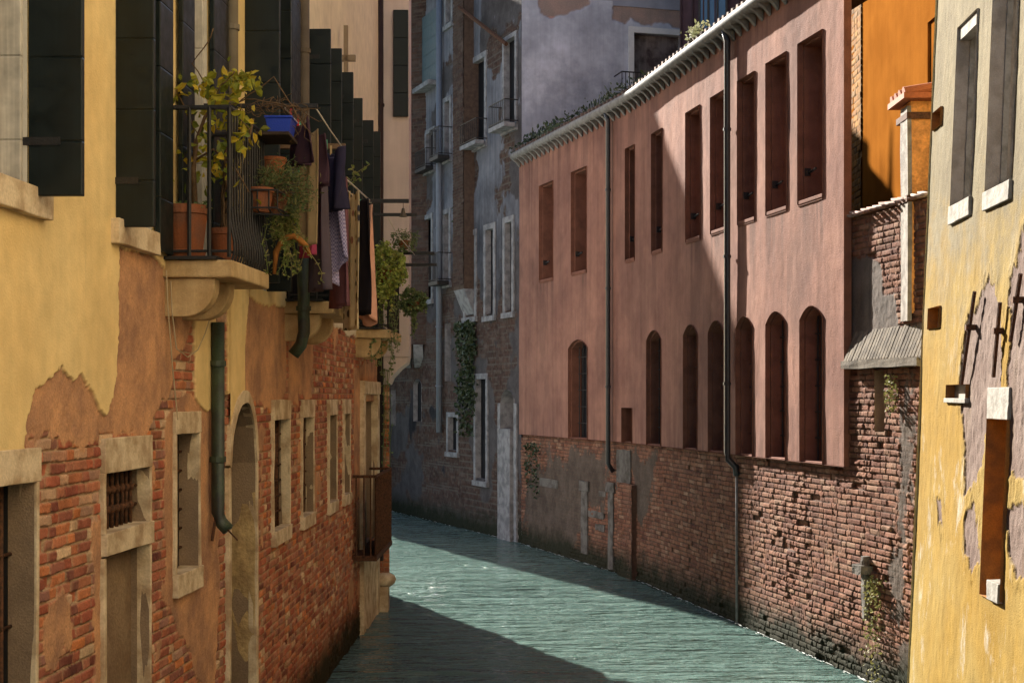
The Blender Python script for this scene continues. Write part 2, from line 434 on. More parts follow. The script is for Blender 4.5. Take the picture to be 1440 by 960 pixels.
def shutter_mat(name, c, pitch, rough=.38, spec=.5):
    b = NB(name); z = b.n('ShaderNodeSeparateXYZ', {0: b.pos}).outputs[2]
    f = b.math('FRACT', b.math('DIVIDE', b.math('ADD', z, 3.), pitch))
    g = b.math('SUBTRACT', b.mr(f, 0, .02), b.mr(f, .98, 1.))
    n1 = b.noise(9, 5)
    c2 = b.vmul(b.vmul(c, n1, .7, 1.3), b.noise(1, 4, sc=(60, 60, 2)), .8, 1.2)
    return b.done(c2, b.mr(n1, .3, .7, rough - .08, rough + .15), b.math('ADD', b.math('MULTIPLY', g, 1.), b.math('MULTIPLY', n1, .25)), .006, 1, 0, spec)
M['shutter'] = shutter_mat('dark_green_shutter_paint', (.006, .0105, .010), .415, .42, .32)
M['shutter_blue'] = shutter_mat('blue_green_shutter_paint', (.03, .07, .085), .36)
M['shutter_white'] = shutter_mat('white_shutter_paint', (.50, .46, .40), .415, .6, .2)

# ------------------------------------------------------------------ water and bed
def water_mat():
    b = NB('canal_water')
    b.b.inputs['Subsurface Weight'].default_value = .2; b.b.inputs['Subsurface Radius'].default_value = (.6, 1, .9); b.b.inputs['Subsurface Scale'].default_value = .22
    n1 = b.noise(1, 3, sc=(.5, 3.0, 1), dist=.5); n2 = b.noise(1, 3, sc=(3.2, 10, 1)); n3 = b.noise(1, 2, sc=(12, 30, 1))
    h = b.math('ADD', b.math('ADD', b.math('MULTIPLY', n1, 1.), b.math('MULTIPLY', n2, .34)), b.math('MULTIPLY', n3, .07))
    col = b.mix(b.mr(b.noise(.35, 3), .35, .65), (.080, .128, .116), (.100, .156, .142))
    m = b.done(col, .03, h, .42, 1., 0, .5)
    b.b.inputs['IOR'].default_value = 1.33
    return m
mb = MB(); mb.box8([(-60, -30, -3.2), (60, -30, -3.2), (60, 140, -3.2), (-60, 140, -3.2), (-60, -30, -3), (60, -30, -3), (60, 140, -3), (-60, 140, -3)])
o = mb.build('canal_bed_ground', plain('silt', (.08, .075, .06)), None); o['kind'] = 'structure'
def water_mesh():
    xs = np.concatenate([np.linspace(-40, -4, 8), np.arange(-3.9, 6.6, .045), np.linspace(6.7, 40, 8)])
    ys = np.concatenate([np.linspace(-30, 9.9, 12), np.arange(10, 24, .03), np.arange(24, 46, .045), np.linspace(46.1, 120, 10)])
    X, Y = np.meshgrid(xs, ys)
    xw = X + .35 * (fbm(X * .5, Y * .5, 203, 2) - .5)
    H = .050 * (fbm(xw * .8, Y * 2.4, 201, 3) - .5) + .026 * (fbm(xw * 2.4 + .4 * Y, Y * 6.5, 202, 3) - .5) + .008 * (fbm(X * 9, Y * 19, 204, 2) - .5)
    H *= ((X > -4) & (X < 6.6) & (Y > 9.9) & (Y < 46))
    V = np.stack([X, Y, H], -1).reshape(-1, 3); n = len(xs); m_ = len(ys); idx = np.arange(n * m_).reshape(m_, n)
    q = np.stack([idx[:-1, :-1], idx[:-1, 1:], idx[1:, 1:], idx[1:, :-1]], -1).reshape(-1, 4)
    c = [(-40, -30, -2.9), (40, -30, -2.9), (40, 120, -2.9), (-40, 120, -2.9)]; k = len(V); V = np.vstack([V, c])
    ex = [(k + 3, k + 2, k + 1, k)]
    for row, a, b_ in ((idx[0, :], k, k + 1), (idx[:, -1], k + 1, k + 2), (idx[-1, ::-1], k + 2, k + 3), (idx[::-1, 0], k + 3, k)): ex.append((a, b_) + tuple(int(i) for i in row[::-1]))
    me = bpy.data.meshes.new('canal_water'); me.from_pydata(V.tolist(), [], q.tolist() + ex); me.polygons.foreach_set('use_smooth', [True] * len(q) + [False] * 5); me.update()
    return link(me, 'canal_water', water_mat(), None)
o = water_mesh(); o['kind'] = 'structure'

# ------------------------------------------------------------------ facades in plan
FL = Fac([(-3.097, -4), (-2.171, 11.43), (-2.037, 22.0)], 1)
FR = Fac([(8.32, -5.), (4.03, 16.1), (2.345, 24.4), (2.165, 25.2), (1.919, 26.0), (.22, 31.2)], -1)
FB = Fac([(.22, 31.3), (-3.43, 40.3), (-7.4, 50)], -1)
FY = Fac([(3.82, 8), (4.18, 14.5)], -1, lean=.041, zref=EYE)
def uY(F, Y): return float(np.interp(Y, F.p[:, 1], F.u))
def hole(F, x0, x1, z0, z1, w=0., rise=0):
    return dict(u0=min(F.hit(x0, w)[0], F.hit(x1, w)[0]), u1=max(F.hit(x0, w)[0], F.hit(x1, w)[0]), z0=z0, z1=z1, rise=rise)
def holeY(F, Y0, Y1, z0, z1, rise=0): return dict(u0=uY(F, Y0), u1=uY(F, Y1), z0=z0, z1=z1, rise=rise)
def zpx(F, x, y, w=0.): return F.uv(x, y, w)[1]

# ================================================================== LEFT HOUSE
LH = root('house', 'yellow house on the left with bare brick base, balconies and rows of dark shutters', 'house', (-3, 10, 0))
L = {}
L['barred'] = hole(FL, -150, 40, .6, 2.78)
L['grate'] = hole(FL, 140, 203, 2.42, 2.767)
L['blocked'] = hole(FL, 140, 203, .25, 2.28)
L['tall'] = hole(FL, 241, 273, 2.01, 2.955)
L['arch'] = hole(FL, 318, 354, .1, 3.16, rise=.5)
for k, (a, b_) in enumerate([(380, 402), (421, 436.5), (459, 469.5), (480, 488.5)]): L['row%d' % k] = hole(FL, a, b_, 2.0, 3.0)
L['water_door'] = hole(FL, 507, 524, 1.15, 3.15)
L['up0'] = hole(FL, -70, 30, 4.25, 7.15)
L['up1'] = hole(FL, 155, 207, 4.25, 7.15)
L['up2'] = hole(FL, 257, 285, 4.12, 7.15)
L['up3'] = holeY(FL, 11.4, 12.3, 4.12, 7.15)
L['up4'] = holeY(FL, 13.9, 14.6, 4.12, 6.9)
L['up5'] = holeY(FL, 15.1, 16.1, 4.25, 6.9)
L['up6'] = holeY(FL, 17.6, 18.9, 4.25, 6.9)
L['up7'] = holeY(FL, 19.9, 20.7, 4.12, 6.9)
paint_polys = [FL.poly(p) for p in (
    [(-260, -900), (-260, 700), (0, 650), (24, 643), (31, 585), (40, 546), (55, 541), (70, 528), (80, 517), (92, 531), (105, 524), (117, 546), (126, 562), (132, 576), (142, 588),
     (150, 560), (157, 528), (159, 478), (161, 400), (163, 352), (207, 356), (225, 380), (345, 380), (352, 300), (352, -900)],
    [(268, 430), (297, 430), (299, 578), (283, 578), (270, 560)],
    [(315, 400), (345, 400), (341, 470), (336, 520), (325, 540), (315, 560)],
)]
rend_polys = [FL.poly(p) for p in (
    [(-30, 660), (24, 650), (24, 635), (40, 620), (62, 606), (85, 622), (112, 630), (138, 612), (160, 606), (205, 610), (232, 560), (240, 500), (262, 480), (268, 420), (230, 370), (150, 330), (20, 400)],
    [(228, 590), (228, 840), (300, 1000), (306, 800), (300, 560), (262, 560)],
    [(338, 470), (338, 560), (376, 575), (400, 560), (402, 440), (392, 380), (350, 380)],
    [(415, 500), (416, 560), (436, 560), (438, 470)],
    [(128, 740), (128, 1100), (143, 1100), (143, 740)],
    [(496, 520), (496, 700), (512, 700), (530, 700), (530, 500)],
)]
smooth_polys = [FL.poly([(403, 420), (403, 560), (418, 575), (418, 470), (440, 440), (430, 400)])]
def f_left(U, Z):
    rnd, m, hb = bricks(U, Z, .065, .21, 1, .008)
    n = fbm(U * 3.1, Z * 3.1, 21, 5) - .5; nf = fbm(U * 14, Z * 14, 22, 4) - .5
    d2 = np.max([sdf(U, Z, p) for p in paint_polys], 0)
    far = Z - (4.02 + .10 * (fbm(U * 1.6, Z * .5, 31, 3) - .5))
    d2 = np.maximum(d2, np.where(U < uY(FL, 5.6), Z - 2.85, -1)); d2 = np.maximum(d2, np.where(U > uY(FL, 11.6), far, -1)) + .05 * n + .05 * nf + .022 * (vn(U * 55, Z * 38, 23) - .5)
    d1 = np.max([sdf(U, Z, p) for p in rend_polys + smooth_polys], 0) + .22 * n + .08 * nf
    lowblur = .66 - .11 * sst(2.2, 1.3, Z) * (U < uY(FL, 11.3))
    d1 = np.maximum(d1, (fbm(U * 1.3, Z * 1.5, 41, 5) - lowblur) * 1.2 + .05 * nf)
    paint = sst(-.006, .006, d2); rend = np.maximum(paint, sst(-.012, .012, d1))
    h = mixn(hb, .017 + .010 * nf + .004 * n, rend)
    h = mixn(h, .033 + .003 * n, paint)
    h = h + .012 * (fbm(U * .6, Z * .6, 51, 3) - .5)
    return h, np.stack([rend, rnd, (1 - m), paint], -1)
LHH = list(L.values())
hf('wall', FL, uY(FL, 5.6), uY(FL, 11.43), 0.9, 5.6, .0065, .0065, f_left, M['left_wall'], LH, LHH)
hf('wall', FL, uY(FL, 11.43), uY(FL, 22.0), -.3, 4.4, .0105, .0095, f_left, M['left_wall'], LH, LHH)
hf('wall', FL, uY(FL, 5.6), uY(FL, 11.43), 5.6, 7.3, .03, .06, f_left, M['left_wall'], LH, LHH)
hf('wall', FL, uY(FL, 11.43), uY(FL, 22.0), 4.4, 11.6, .03, .06, f_left, M['left_wall'], LH, LHH)
hf('wall', FL, uY(FL, 5.6), uY(FL, 11.43), -.3, .9, .03, .03, f_left, M['left_wall'], LH, LHH)
hf('wall', FL, uY(FL, 3.2), uY(FL, 5.6), -.3, 7.3, .014, .014, f_left, M['left_wall'], LH, LHH)
hf('wall', FL, 0, uY(FL, 3.2), -.3, 7.3, .03, .03, f_left, M['left_wall'], LH, [])
for y0, y1, zt in ((-4, 11.43, 7.28), (11.43, 22, 11.58)):
    q = [tuple(FL.P(uY(FL, y0), -.45, 0)[:2]), tuple(FL.P(uY(FL, y1), -.45, 0)[:2]), (-12, y1), (-12, y0)]
    mb = MB(); mb.prism(q, -.3, zt - .05); mb.build('inner_walls', M['dark'], LH)
    q = [tuple(FL.P(uY(FL, y0), .12, 0)[:2]), tuple(FL.P(uY(FL, y1), .12, 0)[:2]), (-12, y1), (-12, y0)]
    mb = MB(); mb.prism(q, zt, zt + .15); mb.build('roof', M['roof'], LH)
mb = MB(); mb.box(-12, -2.18, 11.40, 11.44, 7.2, 11.58); mb.build('gable', M['pale'], LH)

# ================================================================== PINK BUILDING
PK = root('long_building', 'long pink plastered building curving along the right bank with slit windows above a brick base', 'building', (3, 20, 0))
PW = .064
PINKZ = (2.395, 8.45)
up_px = [(1123, 1158), (1078, 1107), (1038, 1062), (1000, 1020), (965, 985), (917, 931.5), (880, 893), (804, 825), (759, 778)]
lo_px = [(1126, 1158), (1078, 1105.5), (1036, 1059), (997, 1018), (962, 981), (910, 930), (800, 826.5)]
HU = [hole(FR, a, b_, 5.62, 7.64, PW) for a, b_ in up_px]
HL = [hole(FR, a, b_, 2.40, 4.33, PW, rise=.16) for a, b_ in lo_px]
HN = [hole(FR, 875, 889, 2.40, 3.02, PW)]
U_PK0, U_PK1 = FR.hit(1188, PW)[0], FR.u[-1]
def f_pink(U, Z):
    n = fbm(U * 1.1, Z * .8, 61, 4) - .5; nf = fbm(U * 6, Z * 3.5, 62, 4) - .5; nv = fbm(U * 5, Z * .7, 63, 3) - .5
    h = PW + .018 * n + .007 * nf + .006 * nv
    one = np.ones_like(U); s = one * 0; k = sst(.42, .72, fbm(U * 11, Z * .35, 64, 4))
    for q in HU + HL:
        e = sst(q['u0'] - .06, q['u0'] + .05, U) * sst(q['u1'] + .06, q['u1'] - .05, U) * (Z < q['z0'] + .05)
        s = np.maximum(s, e * np.exp(-np.clip(q['z0'] - Z, 0, 9) / .7) * (.25 + k))
    s = np.maximum(s, k * np.exp(-(8.3 - np.minimum(Z, 8.3)) / .9) * .9)                     # rain streaks below the eaves
    s = np.maximum(s, .8 * k * np.exp(-np.clip(Z - PINKZ[0], 0, 9) / .45))                     # damp along the lower edge
    s = np.maximum(s, .55 * sst(.60, .72, fbm(U * .9, Z * .5, 65, 5)))
    return h, np.stack([one, one * .5, one * 0, one - .55 * np.clip(s, 0, 1)], -1)
zs = np.concatenate([np.arange(PINKZ[0], 8.5, .022), [8.5]])
hf('plaster_wall', FR, U_PK0, U_PK1, *PINKZ, .02, .022, f_pink, M['pink'], PK, HU + HL + HN)
# lower brick wall, from the water up to the plaster and on under the low wall
white_poly = FR.poly([(1243, 520), (1243, 1010), (1300, 1010), (1300, 520)])
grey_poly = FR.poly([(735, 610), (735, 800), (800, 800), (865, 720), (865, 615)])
pale_poly = FR.poly([(885, 625), (885, 720), (905, 760), (925, 700), (930, 625)])
def f_base(U, Z):
    rnd, m, hb = bricks(U, Z, .069, .26, 2, .02)
    n = fbm(U * 2.3, Z * 2.3, 71, 5) - .5; nf = fbm(U * 16, Z * 16, 72, 4) - .5
    ero = sst(.50, .66, fbm(U * .8, Z * 1.1, 73, 4))
    hb = hb * (1 + .7 * ero) - .010 * ero * (vn(U * 9, Z * 14, 74) > .6)
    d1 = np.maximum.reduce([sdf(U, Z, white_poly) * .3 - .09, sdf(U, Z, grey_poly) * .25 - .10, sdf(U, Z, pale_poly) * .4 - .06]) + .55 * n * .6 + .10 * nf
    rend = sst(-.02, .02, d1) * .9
    h = mixn(hb, .014 + .012 * nf, rend) + .03 * (fbm(U * .5, Z * .5, 75, 3) - .5)
    return h, np.stack([rend, rnd, 1 - m, rend * 0], -1)
U_B0 = FR.hit(1292, 0)[0]
U_GW = FR.hit(1192)[0]
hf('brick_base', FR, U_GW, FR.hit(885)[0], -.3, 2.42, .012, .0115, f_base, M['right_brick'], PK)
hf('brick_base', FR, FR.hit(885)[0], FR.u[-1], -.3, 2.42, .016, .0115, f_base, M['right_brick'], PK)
# recesses: stepped jambs, dark back, pins and bars
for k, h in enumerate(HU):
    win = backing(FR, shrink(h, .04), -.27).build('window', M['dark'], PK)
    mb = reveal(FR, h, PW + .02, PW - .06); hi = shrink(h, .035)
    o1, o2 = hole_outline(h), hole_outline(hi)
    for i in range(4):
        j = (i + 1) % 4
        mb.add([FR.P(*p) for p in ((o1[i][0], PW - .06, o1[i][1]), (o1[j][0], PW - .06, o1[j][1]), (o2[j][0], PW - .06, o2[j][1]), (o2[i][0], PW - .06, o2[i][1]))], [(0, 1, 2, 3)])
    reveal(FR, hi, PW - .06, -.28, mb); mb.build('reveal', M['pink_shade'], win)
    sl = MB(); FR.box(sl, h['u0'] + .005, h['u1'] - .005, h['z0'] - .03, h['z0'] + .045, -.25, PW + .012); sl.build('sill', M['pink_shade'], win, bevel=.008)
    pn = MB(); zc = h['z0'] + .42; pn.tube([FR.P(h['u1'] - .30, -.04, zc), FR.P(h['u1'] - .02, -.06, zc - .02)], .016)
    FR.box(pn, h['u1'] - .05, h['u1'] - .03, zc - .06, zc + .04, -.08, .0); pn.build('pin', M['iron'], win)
for k, h in enumerate(HL):
    win = backing(FR, h, -.19).build('window', M['dark'], PK)
    mb = reveal(FR, h, PW + .02, PW - .05); g = shrink(h, .03, False); g['rise'] = .14
    o1, o2 = hole_outline(h), hole_outline(g)
    for i in range(len(o1)):
        j = (i + 1) % len(o1)
        mb.add([FR.P(p[0], PW - .05, p[1]) for p in (o1[i], o1[j], o2[j], o2[i])], [(0, 1, 2, 3)])
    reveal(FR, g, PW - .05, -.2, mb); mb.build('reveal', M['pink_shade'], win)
    gb = MB()
    for u in np.linspace(g['u0'] + .1, g['u1'] - .08, 5): gb.tube([FR.P(u, -.12, g['z0']), FR.P(u, -.12, arch_z(g, u))], .011, 6)
    for z in np.linspace(g['z0'] + .3, g['z1'] - .3, 5): gb.tube([FR.P(g['u0'], -.12, z), FR.P(g['u1'], -.12, z)], .009, 6)
    gb.build('grille', M['iron'], win)
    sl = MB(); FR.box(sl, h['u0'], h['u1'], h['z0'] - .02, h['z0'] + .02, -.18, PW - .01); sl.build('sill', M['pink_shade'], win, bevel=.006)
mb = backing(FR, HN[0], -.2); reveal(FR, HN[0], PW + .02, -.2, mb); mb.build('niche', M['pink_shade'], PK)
# underside and end of the plaster skin
mb = MB()
us = np.linspace(U_PK0, U_PK1, 60)
for a, b_ in zip(us[:-1], us[1:]): mb.add([FR.P(a, -.05, PINKZ[0]), FR.P(b_, -.05, PINKZ[0]), FR.P(b_, PW + .02, PINKZ[0]), FR.P(a, PW + .02, PINKZ[0])], [(0, 1, 2, 3)])
e = FR.P(U_PK0, PW + .012, 0); e2 = FR.P(U_PK0, -.02, 0)
mb.add([(e[0], e[1], PINKZ[0]), (e2[0], e2[1], PINKZ[0]), (e2[0], e2[1], 8.5), (e[0], e[1], 8.5)], [(0, 1, 2, 3)])
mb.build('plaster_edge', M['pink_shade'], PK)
UTH = uY(FR, 27.5)
ring = [tuple(FR.P(u, -.42, 0)[:2]) for u in np.linspace(U_PK0 + 2.6, U_PK1, 14)]
back = [tuple(FR.P(u, -6.5, 0)[:2]) for u in (U_PK1, UTH)] + [tuple(FR.P(u, -.8, 0)[:2]) for u in np.linspace(UTH, U_PK0 + 2.6, 9)]
mb = MB(); mb.prism(ring + back, -.3, 8.15); mb.build('inner_walls', M['dark'], PK)
# eaves: gutter, corbels, tile ends, roof
ue = np.linspace(U_PK0 - .05, U_PK1, 90)
GZ = 8.47
mb = MB(); mb.tube([FR.P(u, .20, GZ) for u in ue], .085, 12); mb.build('gutter', M['gutter'], PK, smooth=True)
mb = MB(); FR.box(mb, U_PK0, U_PK1, 8.40, 8.44, -.1, .17); mb.build('eave_board', M['gutter'], PK)
for u in np.arange(U_PK0 + .1, U_PK1, .272):
    q = [(0.075, 8.43), (.24, 8.43), (.24, 8.385), (.16, 8.33), (.10, 8.26), (.075, 8.235)]
    a = [FR.P(u - .035, w_, z) for w_, z in q]; c = [FR.P(u + .035, w_, z) for w_, z in q]; n = len(q); mb = MB()
    mb.add(a + c, [tuple(range(n)), tuple(range(2 * n - 1, n - 1, -1))] + [(i, n + i, n + (i + 1) % n, (i + 1) % n) for i in range(n)])
    mb.build('eave_corbel', M['gutter'], PK, bevel=.006)
mb = MB()
for u in np.arange(U_PK0, U_PK1, .19):
    for r in range(7 if u > UTH else 1):
        w0 = .16 - r * .42; z0 = 8.56 + r * .42 * .32 + rng.normal(0, .008)
        pts = [FR.P(u + rng.normal(0, .008), w0, z0), FR.P(u, w0 - .5, z0 + .16)]
        mb.tube(pts, [.085, .07], 8)
mb.build('roof_tiles', M['tile_dark'], PK, smooth=True)
mb = MB()
us = np.linspace(U_PK0, U_PK1, 24)
for a, b_ in zip(us[:-1], us[1:]):
    if b_ < UTH: mb.add([FR.P(a, .1, 8.5), FR.P(b_, .1, 8.5), FR.P(b_, -.8, 8.2), FR.P(a, -.8, 8.2)], [(0, 1, 2, 3)]); continue
    mb.add([FR.P(a, .1, 8.5), FR.P(b_, .1, 8.5), FR.P(b_, -3.3, 9.58), FR.P(a, -3.3, 9.58)], [(0, 1, 2, 3)])
    mb.add([FR.P(a, -3.3, 9.58), FR.P(b_, -3.3, 9.58), FR.P(b_, -6.5, 8.5), FR.P(a, -6.5, 8.5)], [(0, 1, 2, 3)])
mb.build('roof', M['tile_dark'], PK)
# downpipes
def downpipe(parent, name, pts, r, m, straps=(), n=12):
    mb = MB(); mb.tube(pts, r, n); o = mb.build(name, m, parent, smooth=True)
    for p in straps:
        s = MB(); s.lathe(p, [(r * 1.25, -.02), (r * 1.25, .02)], 12); s.build('pipe_strap', m, o)
    return o
u, _ = FR.hit(1023, PW + .08); W_ = PW + .085
downpipe(PK, 'downpipe', [FR.P(u, .2, 8.42), FR.P(u, W_, 8.25), FR.P(u, W_, 2.42), FR.P(u - .02, W_ - .01, 2.33), FR.P(u - .08, .05, 2.22), FR.P(u - .1, .045, 2.1)], .047, M['pipe_black'], [FR.P(u, W_, z) for z in (7.0, 5.2, 3.4)])
mb = MB(); mb.tube([FR.P(u - .1, .045, 2.1), FR.P(u - .1, .04, -.2)], .018, 8); mb.build('thin_pipe', M['gutter'], PK, smooth=True)
u, _ = FR.hit(855.5, PW + .08)
downpipe(PK, 'downpipe', [FR.P(u, .2, 8.42), FR.P(u, W_, 8.25), FR.P(u, W_, 2.0), FR.P(u, .05, 1.85)], .045, M['pipe_black'], [FR.P(u, W_, z) for z in (7.0, 5.2, 3.4)])

# ================================================================== YELLOW HOUSE ON THE RIGHT
YH = root('leaning_house', 'yellow limewashed house at the right edge, its paint peeling round a narrow orange window', 'house', (5, 10, 0))
def holeYl(x0, x1, y0, y1, y2=None):
    a = FY.uv(x0, y0); b_ = FY.uv(x1, y1)
    return dict(u0=min(a[0], b_[0]), u1=max(a[0], b_[0]), z0=min(a[1], b_[1]), z1=max(a[1], b_[1]))
Yh = {}
def yh(n, x0, x1, xt, yt, xb, yb):
    ua = FY.uv(x0, (yt + yb) / 2)[0]; ub = FY.uv(x1, (yt + yb) / 2)[0]
    Yh[n] = dict(u0=min(ua, ub), u1=max(ua, ub), z1=FY.uv(xt, yt)[1], z0=FY.uv(xb, yb)[1])
yh('a', 1346, 1373, 1349, 42, 1343, 290)
yh('b', 1397, 1431, 1404, -60, 1396, 268)
yh('c', 1315, 1327, 1315, 160, 1315, 184)
yh('d', 1309, 1325, 1309, 434, 1309, 463)
yh('e', 1335, 1363, 1335, 541, 1335, 560)
yh('f', 1388, 1417, 1390, 588, 1389, 838)
y_rend = [FY.poly(p) for p in ([(1357, 470), (1375, 425), (1392, 390), (1408, 440), (1412, 500), (1410, 580), (1388, 588), (1386, 650), (1370, 680), (1360, 690), (1355, 600), (1352, 520)],
                               [(1418, 520), (1426, 400), (1445, 330), (1500, 330), (1500, 690), (1418, 660)],
                               [(1419, 720), (1450, 690), (1500, 700), (1500, 860), (1422, 800)],
                               [(1360, 730), (1372, 715), (1380, 790), (1370, 800), (1360, 770)],
                               [(1318, 700), (1326, 720), (1327, 745), (1320, 735)])]
def f_yel(U, Z):
    n = fbm(U * 4, Z * 2.2, 81, 5) - .5; nf = fbm(U * 18, Z * 9, 82, 4) - .5; nv = fbm(U * 4, Z * 1.3, 83, 5) - .5
    d = np.max([sdf(U, Z, p) for p in y_rend], 0) + .20 * n + .16 * nf
    bare = sst(-.008, .008, d)
    flake = sst(-.17, -.05, d) * (1 - bare)
    h = .014 + .010 * nv + .006 * nf + flake * .014 * (fbm(U * 25, Z * 12, 84, 3) - .2)
    h = mixn(h, .004 + .018 * nf, bare) + .03 * (fbm(U * .7, Z * .5, 85, 3) - .5)
    return h, np.stack([np.ones_like(U), U * 0 + .5, U * 0, 1 - bare], -1)
UY0 = FY.u[-1]
hf('wall', FY, uY(FY, 9.5), UY0, -.3, 12, .011, .012, f_yel, M['yellow'], YH, list(Yh.values()))
hf('wall', FY, 0, uY(FY, 9.5), -.3, 12, .03, .03, f_yel, M['yellow'], YH, list(Yh.values()))
mb = MB()
c = [FY.P(0, -.5, 0), FY.P(UY0, -.5, 0), (9, 14.5, 0), (9, 8, 0), FY.P(0, -.5, 11.9), FY.P(UY0, -.5, 11.9), (9, 14.5, 11.9), (9, 8, 11.9)]
mb.box8(c); mb.build('inner_walls', M['dark'], YH)
mb = MB(); mb.add([FY.P(UY0, .03, -.3), (9, 14.5, -.3), (9, 14.5, 12), FY.P(UY0, .03, 12)], [(0, 1, 2, 3)]); mb.build('end_wall', plain('yellow_end_plaster', (.62, .5, .25)), YH)
mb = MB(); mb.box(4.2, 9.2, 8, 14.7, 12, 12.15); mb.build('roof', M['roof'], YH)

# unseen house added on the right bank to bounce warm light across the canal
NH = root('unseen_bounce_house', 'unseen cream house added on the right bank to bounce light onto the left wall', 'house', (4, -5, 0))
mb = MB(); mb.prism([(3.75, 7.95), (3.3, -25), (10, -25), (10, 7.95)], -.3, 16); mb.build('wall', plain('bounce_cream_plaster', (.86, .74, .52), .06, 1.5, .9, c2=(.80, .66, .44)), NH)
mb = MB(); mb.prism([(3.6, 7.95), (3.15, -25), (10, -25), (10, 7.95)], 16, 16.2); mb.build('roof', M['roof'], NH)

def stone(F, par, name, u0, u1, z0, z1, w0, w1, m=None, jit=.007, sub=3):
    mb = MB(); F.box(mb, u0, u1, z0, z1, w0, w1); return mb.build(name, m or M['stone'], par, jit=jit, sub=sub, bevel=.006)

# ================================================================== GARDEN WALL beside the pink building
GW = root('garden_wall', 'low crumbling brick wall with tiled coping between the pink building and the yellow house', 'wall', tuple(FR.P(U_B0 + 1, 0, 0)))
slot = hole(FR, 1232, 1246, 2.82, 3.5)
hf('lower_brick', FR, U_B0 - .3, U_GW, -.3, 3.56, .0105, .0115, f_base, M['right_brick'], GW, [slot])
gp = FR.poly([(1196, 368), (1222, 362), (1241, 372), (1246, 440), (1246, 520), (1196, 520)], -.06)
gp2 = FR.poly([(1240, 410), (1262, 405), (1270, 480), (1240, 480)], -.06)
def f_gw(U, Z):
    rnd, m, hb = bricks(U, Z, .07, .26, 5, .015)
    nf = fbm(U * 16, Z * 16, 91, 4) - .5; n = fbm(U * 3, Z * 3, 92, 4) - .5
    d = np.maximum(sdf(U, Z, gp), sdf(U, Z, gp2) - .03) + .12 * n + .07 * nf
    r = sst(-.012, .012, d)
    return -.06 + mixn(hb * 1.2, .016 + .01 * nf, r), np.stack([r, rnd, 1 - m, r * 0], -1)
M['garden_wall'] = wallmat('garden_wall_brick', BRICK_R, (.17, .13, .11), ((.15, .125, .11), (.10, .085, .075)), None, dirt=(.03, .026, .023), dirt_amt=.6)
hf('upper_brick', FR, U_B0 - .3, FR.hit(1200, -.06)[0] + .6, 3.5, 5.28, .0105, .0115, f_gw, M['garden_wall'], GW)
mb = backing(FR, slot, -.12); reveal(FR, slot, .02, -.12, mb); mb.build('slot', M['reveal_l'], GW)
ul, ur = FR.hit(1197)[0], U_B0 - .2
mb = MB()
for u in np.arange(ur, ul, .075):
    a = .0 + rng.normal(0, .008); du = .034
    c = [FR.P(u - du, -.07, 4.03 + a), FR.P(u + du, -.07, 4.03 + a), FR.P(u + du, .10, 3.63 + a * .5), FR.P(u - du, .10, 3.63 + a * .5)]
    d = [p - np.array([0, 0, .04]) for p in c]
    mb.box8(d + c)
M['ledge'] = plain('weathered_ledge_board', (.165, .14, .11), .3, 8, .9, c2=(.10, .085, .07), bd=.008, streak=True)
mb.build('ledge', M['ledge'], GW, bevel=.008, jit=.006, sub=1)
mb = MB(); FR.box(mb, ur, ul, 3.53, 3.62, -.05, .13); mb.build('ledge_lip', M['ledge'], GW, jit=.012, sub=3)
mb = MB()
for k, u in enumerate(np.arange(ur, FR.hit(1199, -.06)[0], .15)):
    t = .045 + rng.normal(0, .006); u2 = u + .155
    c = [FR.P(u, .04, 5.285), FR.P(u2, .04, 5.285 + t), FR.P(u2, -.36, 5.33 + t), FR.P(u, -.36, 5.33)]
    mb.box8(c + [p + np.array([0, 0, .022]) for p in c])
mb.build('coping_tiles', island('sunlit_coping_tile', [(.19, .09, .065), (.28, .21, .18), (.15, .08, .06)], .85), GW, smooth=True)
mb = MB(); n_ = [tuple(FR.P(u, w_, 0)[:2]) for u, w_ in ((U_B0 - .3, -.13), (U_GW + .3, -.13), (U_GW + .3, -.38), (U_B0 - .3, -.38))]
mb.prism(n_, -.3, 5.27); mb.build('core', M['dark'], GW)
# corner chimney on that wall
CH = root('chimney', 'rough orange chimney with iron straps, a white boarded edge and a small tiled cap', 'chimney', (4.4, 15.3, 4.2))
mb = MB(); mb.box(4.235, 4.85, 15.12, 15.5, 4.1, 6.36); mb.build('stack', plain('rough_orange_stucco', (.72, .33, .10), .4, 9, .95, c2=(.52, .24, .08), bd=.02, fine=38), CH, jit=.01, sub=6)
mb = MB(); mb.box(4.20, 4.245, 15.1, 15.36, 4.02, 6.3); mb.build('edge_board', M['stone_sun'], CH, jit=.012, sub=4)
for z in (6.16, 5.28): mb = MB(); mb.box(4.19, 4.87, 15.09, 15.52, z, z + .07); mb.build('strap', M['rust'], CH, bevel=.004)
mb = MB()
for k in range(4):
    y = 15.0 + k * .16
    mb.tube([(4.13, y, 6.42), (4.5, y, 6.48), (4.95, y, 6.55)], .055, 10)
mb.box(4.12, 4.95, 14.95, 15.6, 6.35, 6.41)
mb.build('tile_cap', island('fresh_clay_tile', [(.30, .085, .03), (.24, .07, .025)], .8), CH, smooth=False)
# stone bracket on the brick, with its trailing weed
u, z = FR.uv(1222, 800)
mb = MB(); FR.box(mb, u - .10, u + .12, z - .05, z + .05, 0, .15); FR.box(mb, u - .03, u + .06, z - .55, z - .05, 0, .07); FR.box(mb, u - .04, u + .03, z + .05, z + .16, 0, .08)
mb.build('stone_bracket', plain('grimy_bracket_stone', (.17, .155, .135), .35, 7, .9, c2=(.08, .07, .06), bd=.008), GW, jit=.02, sub=3)

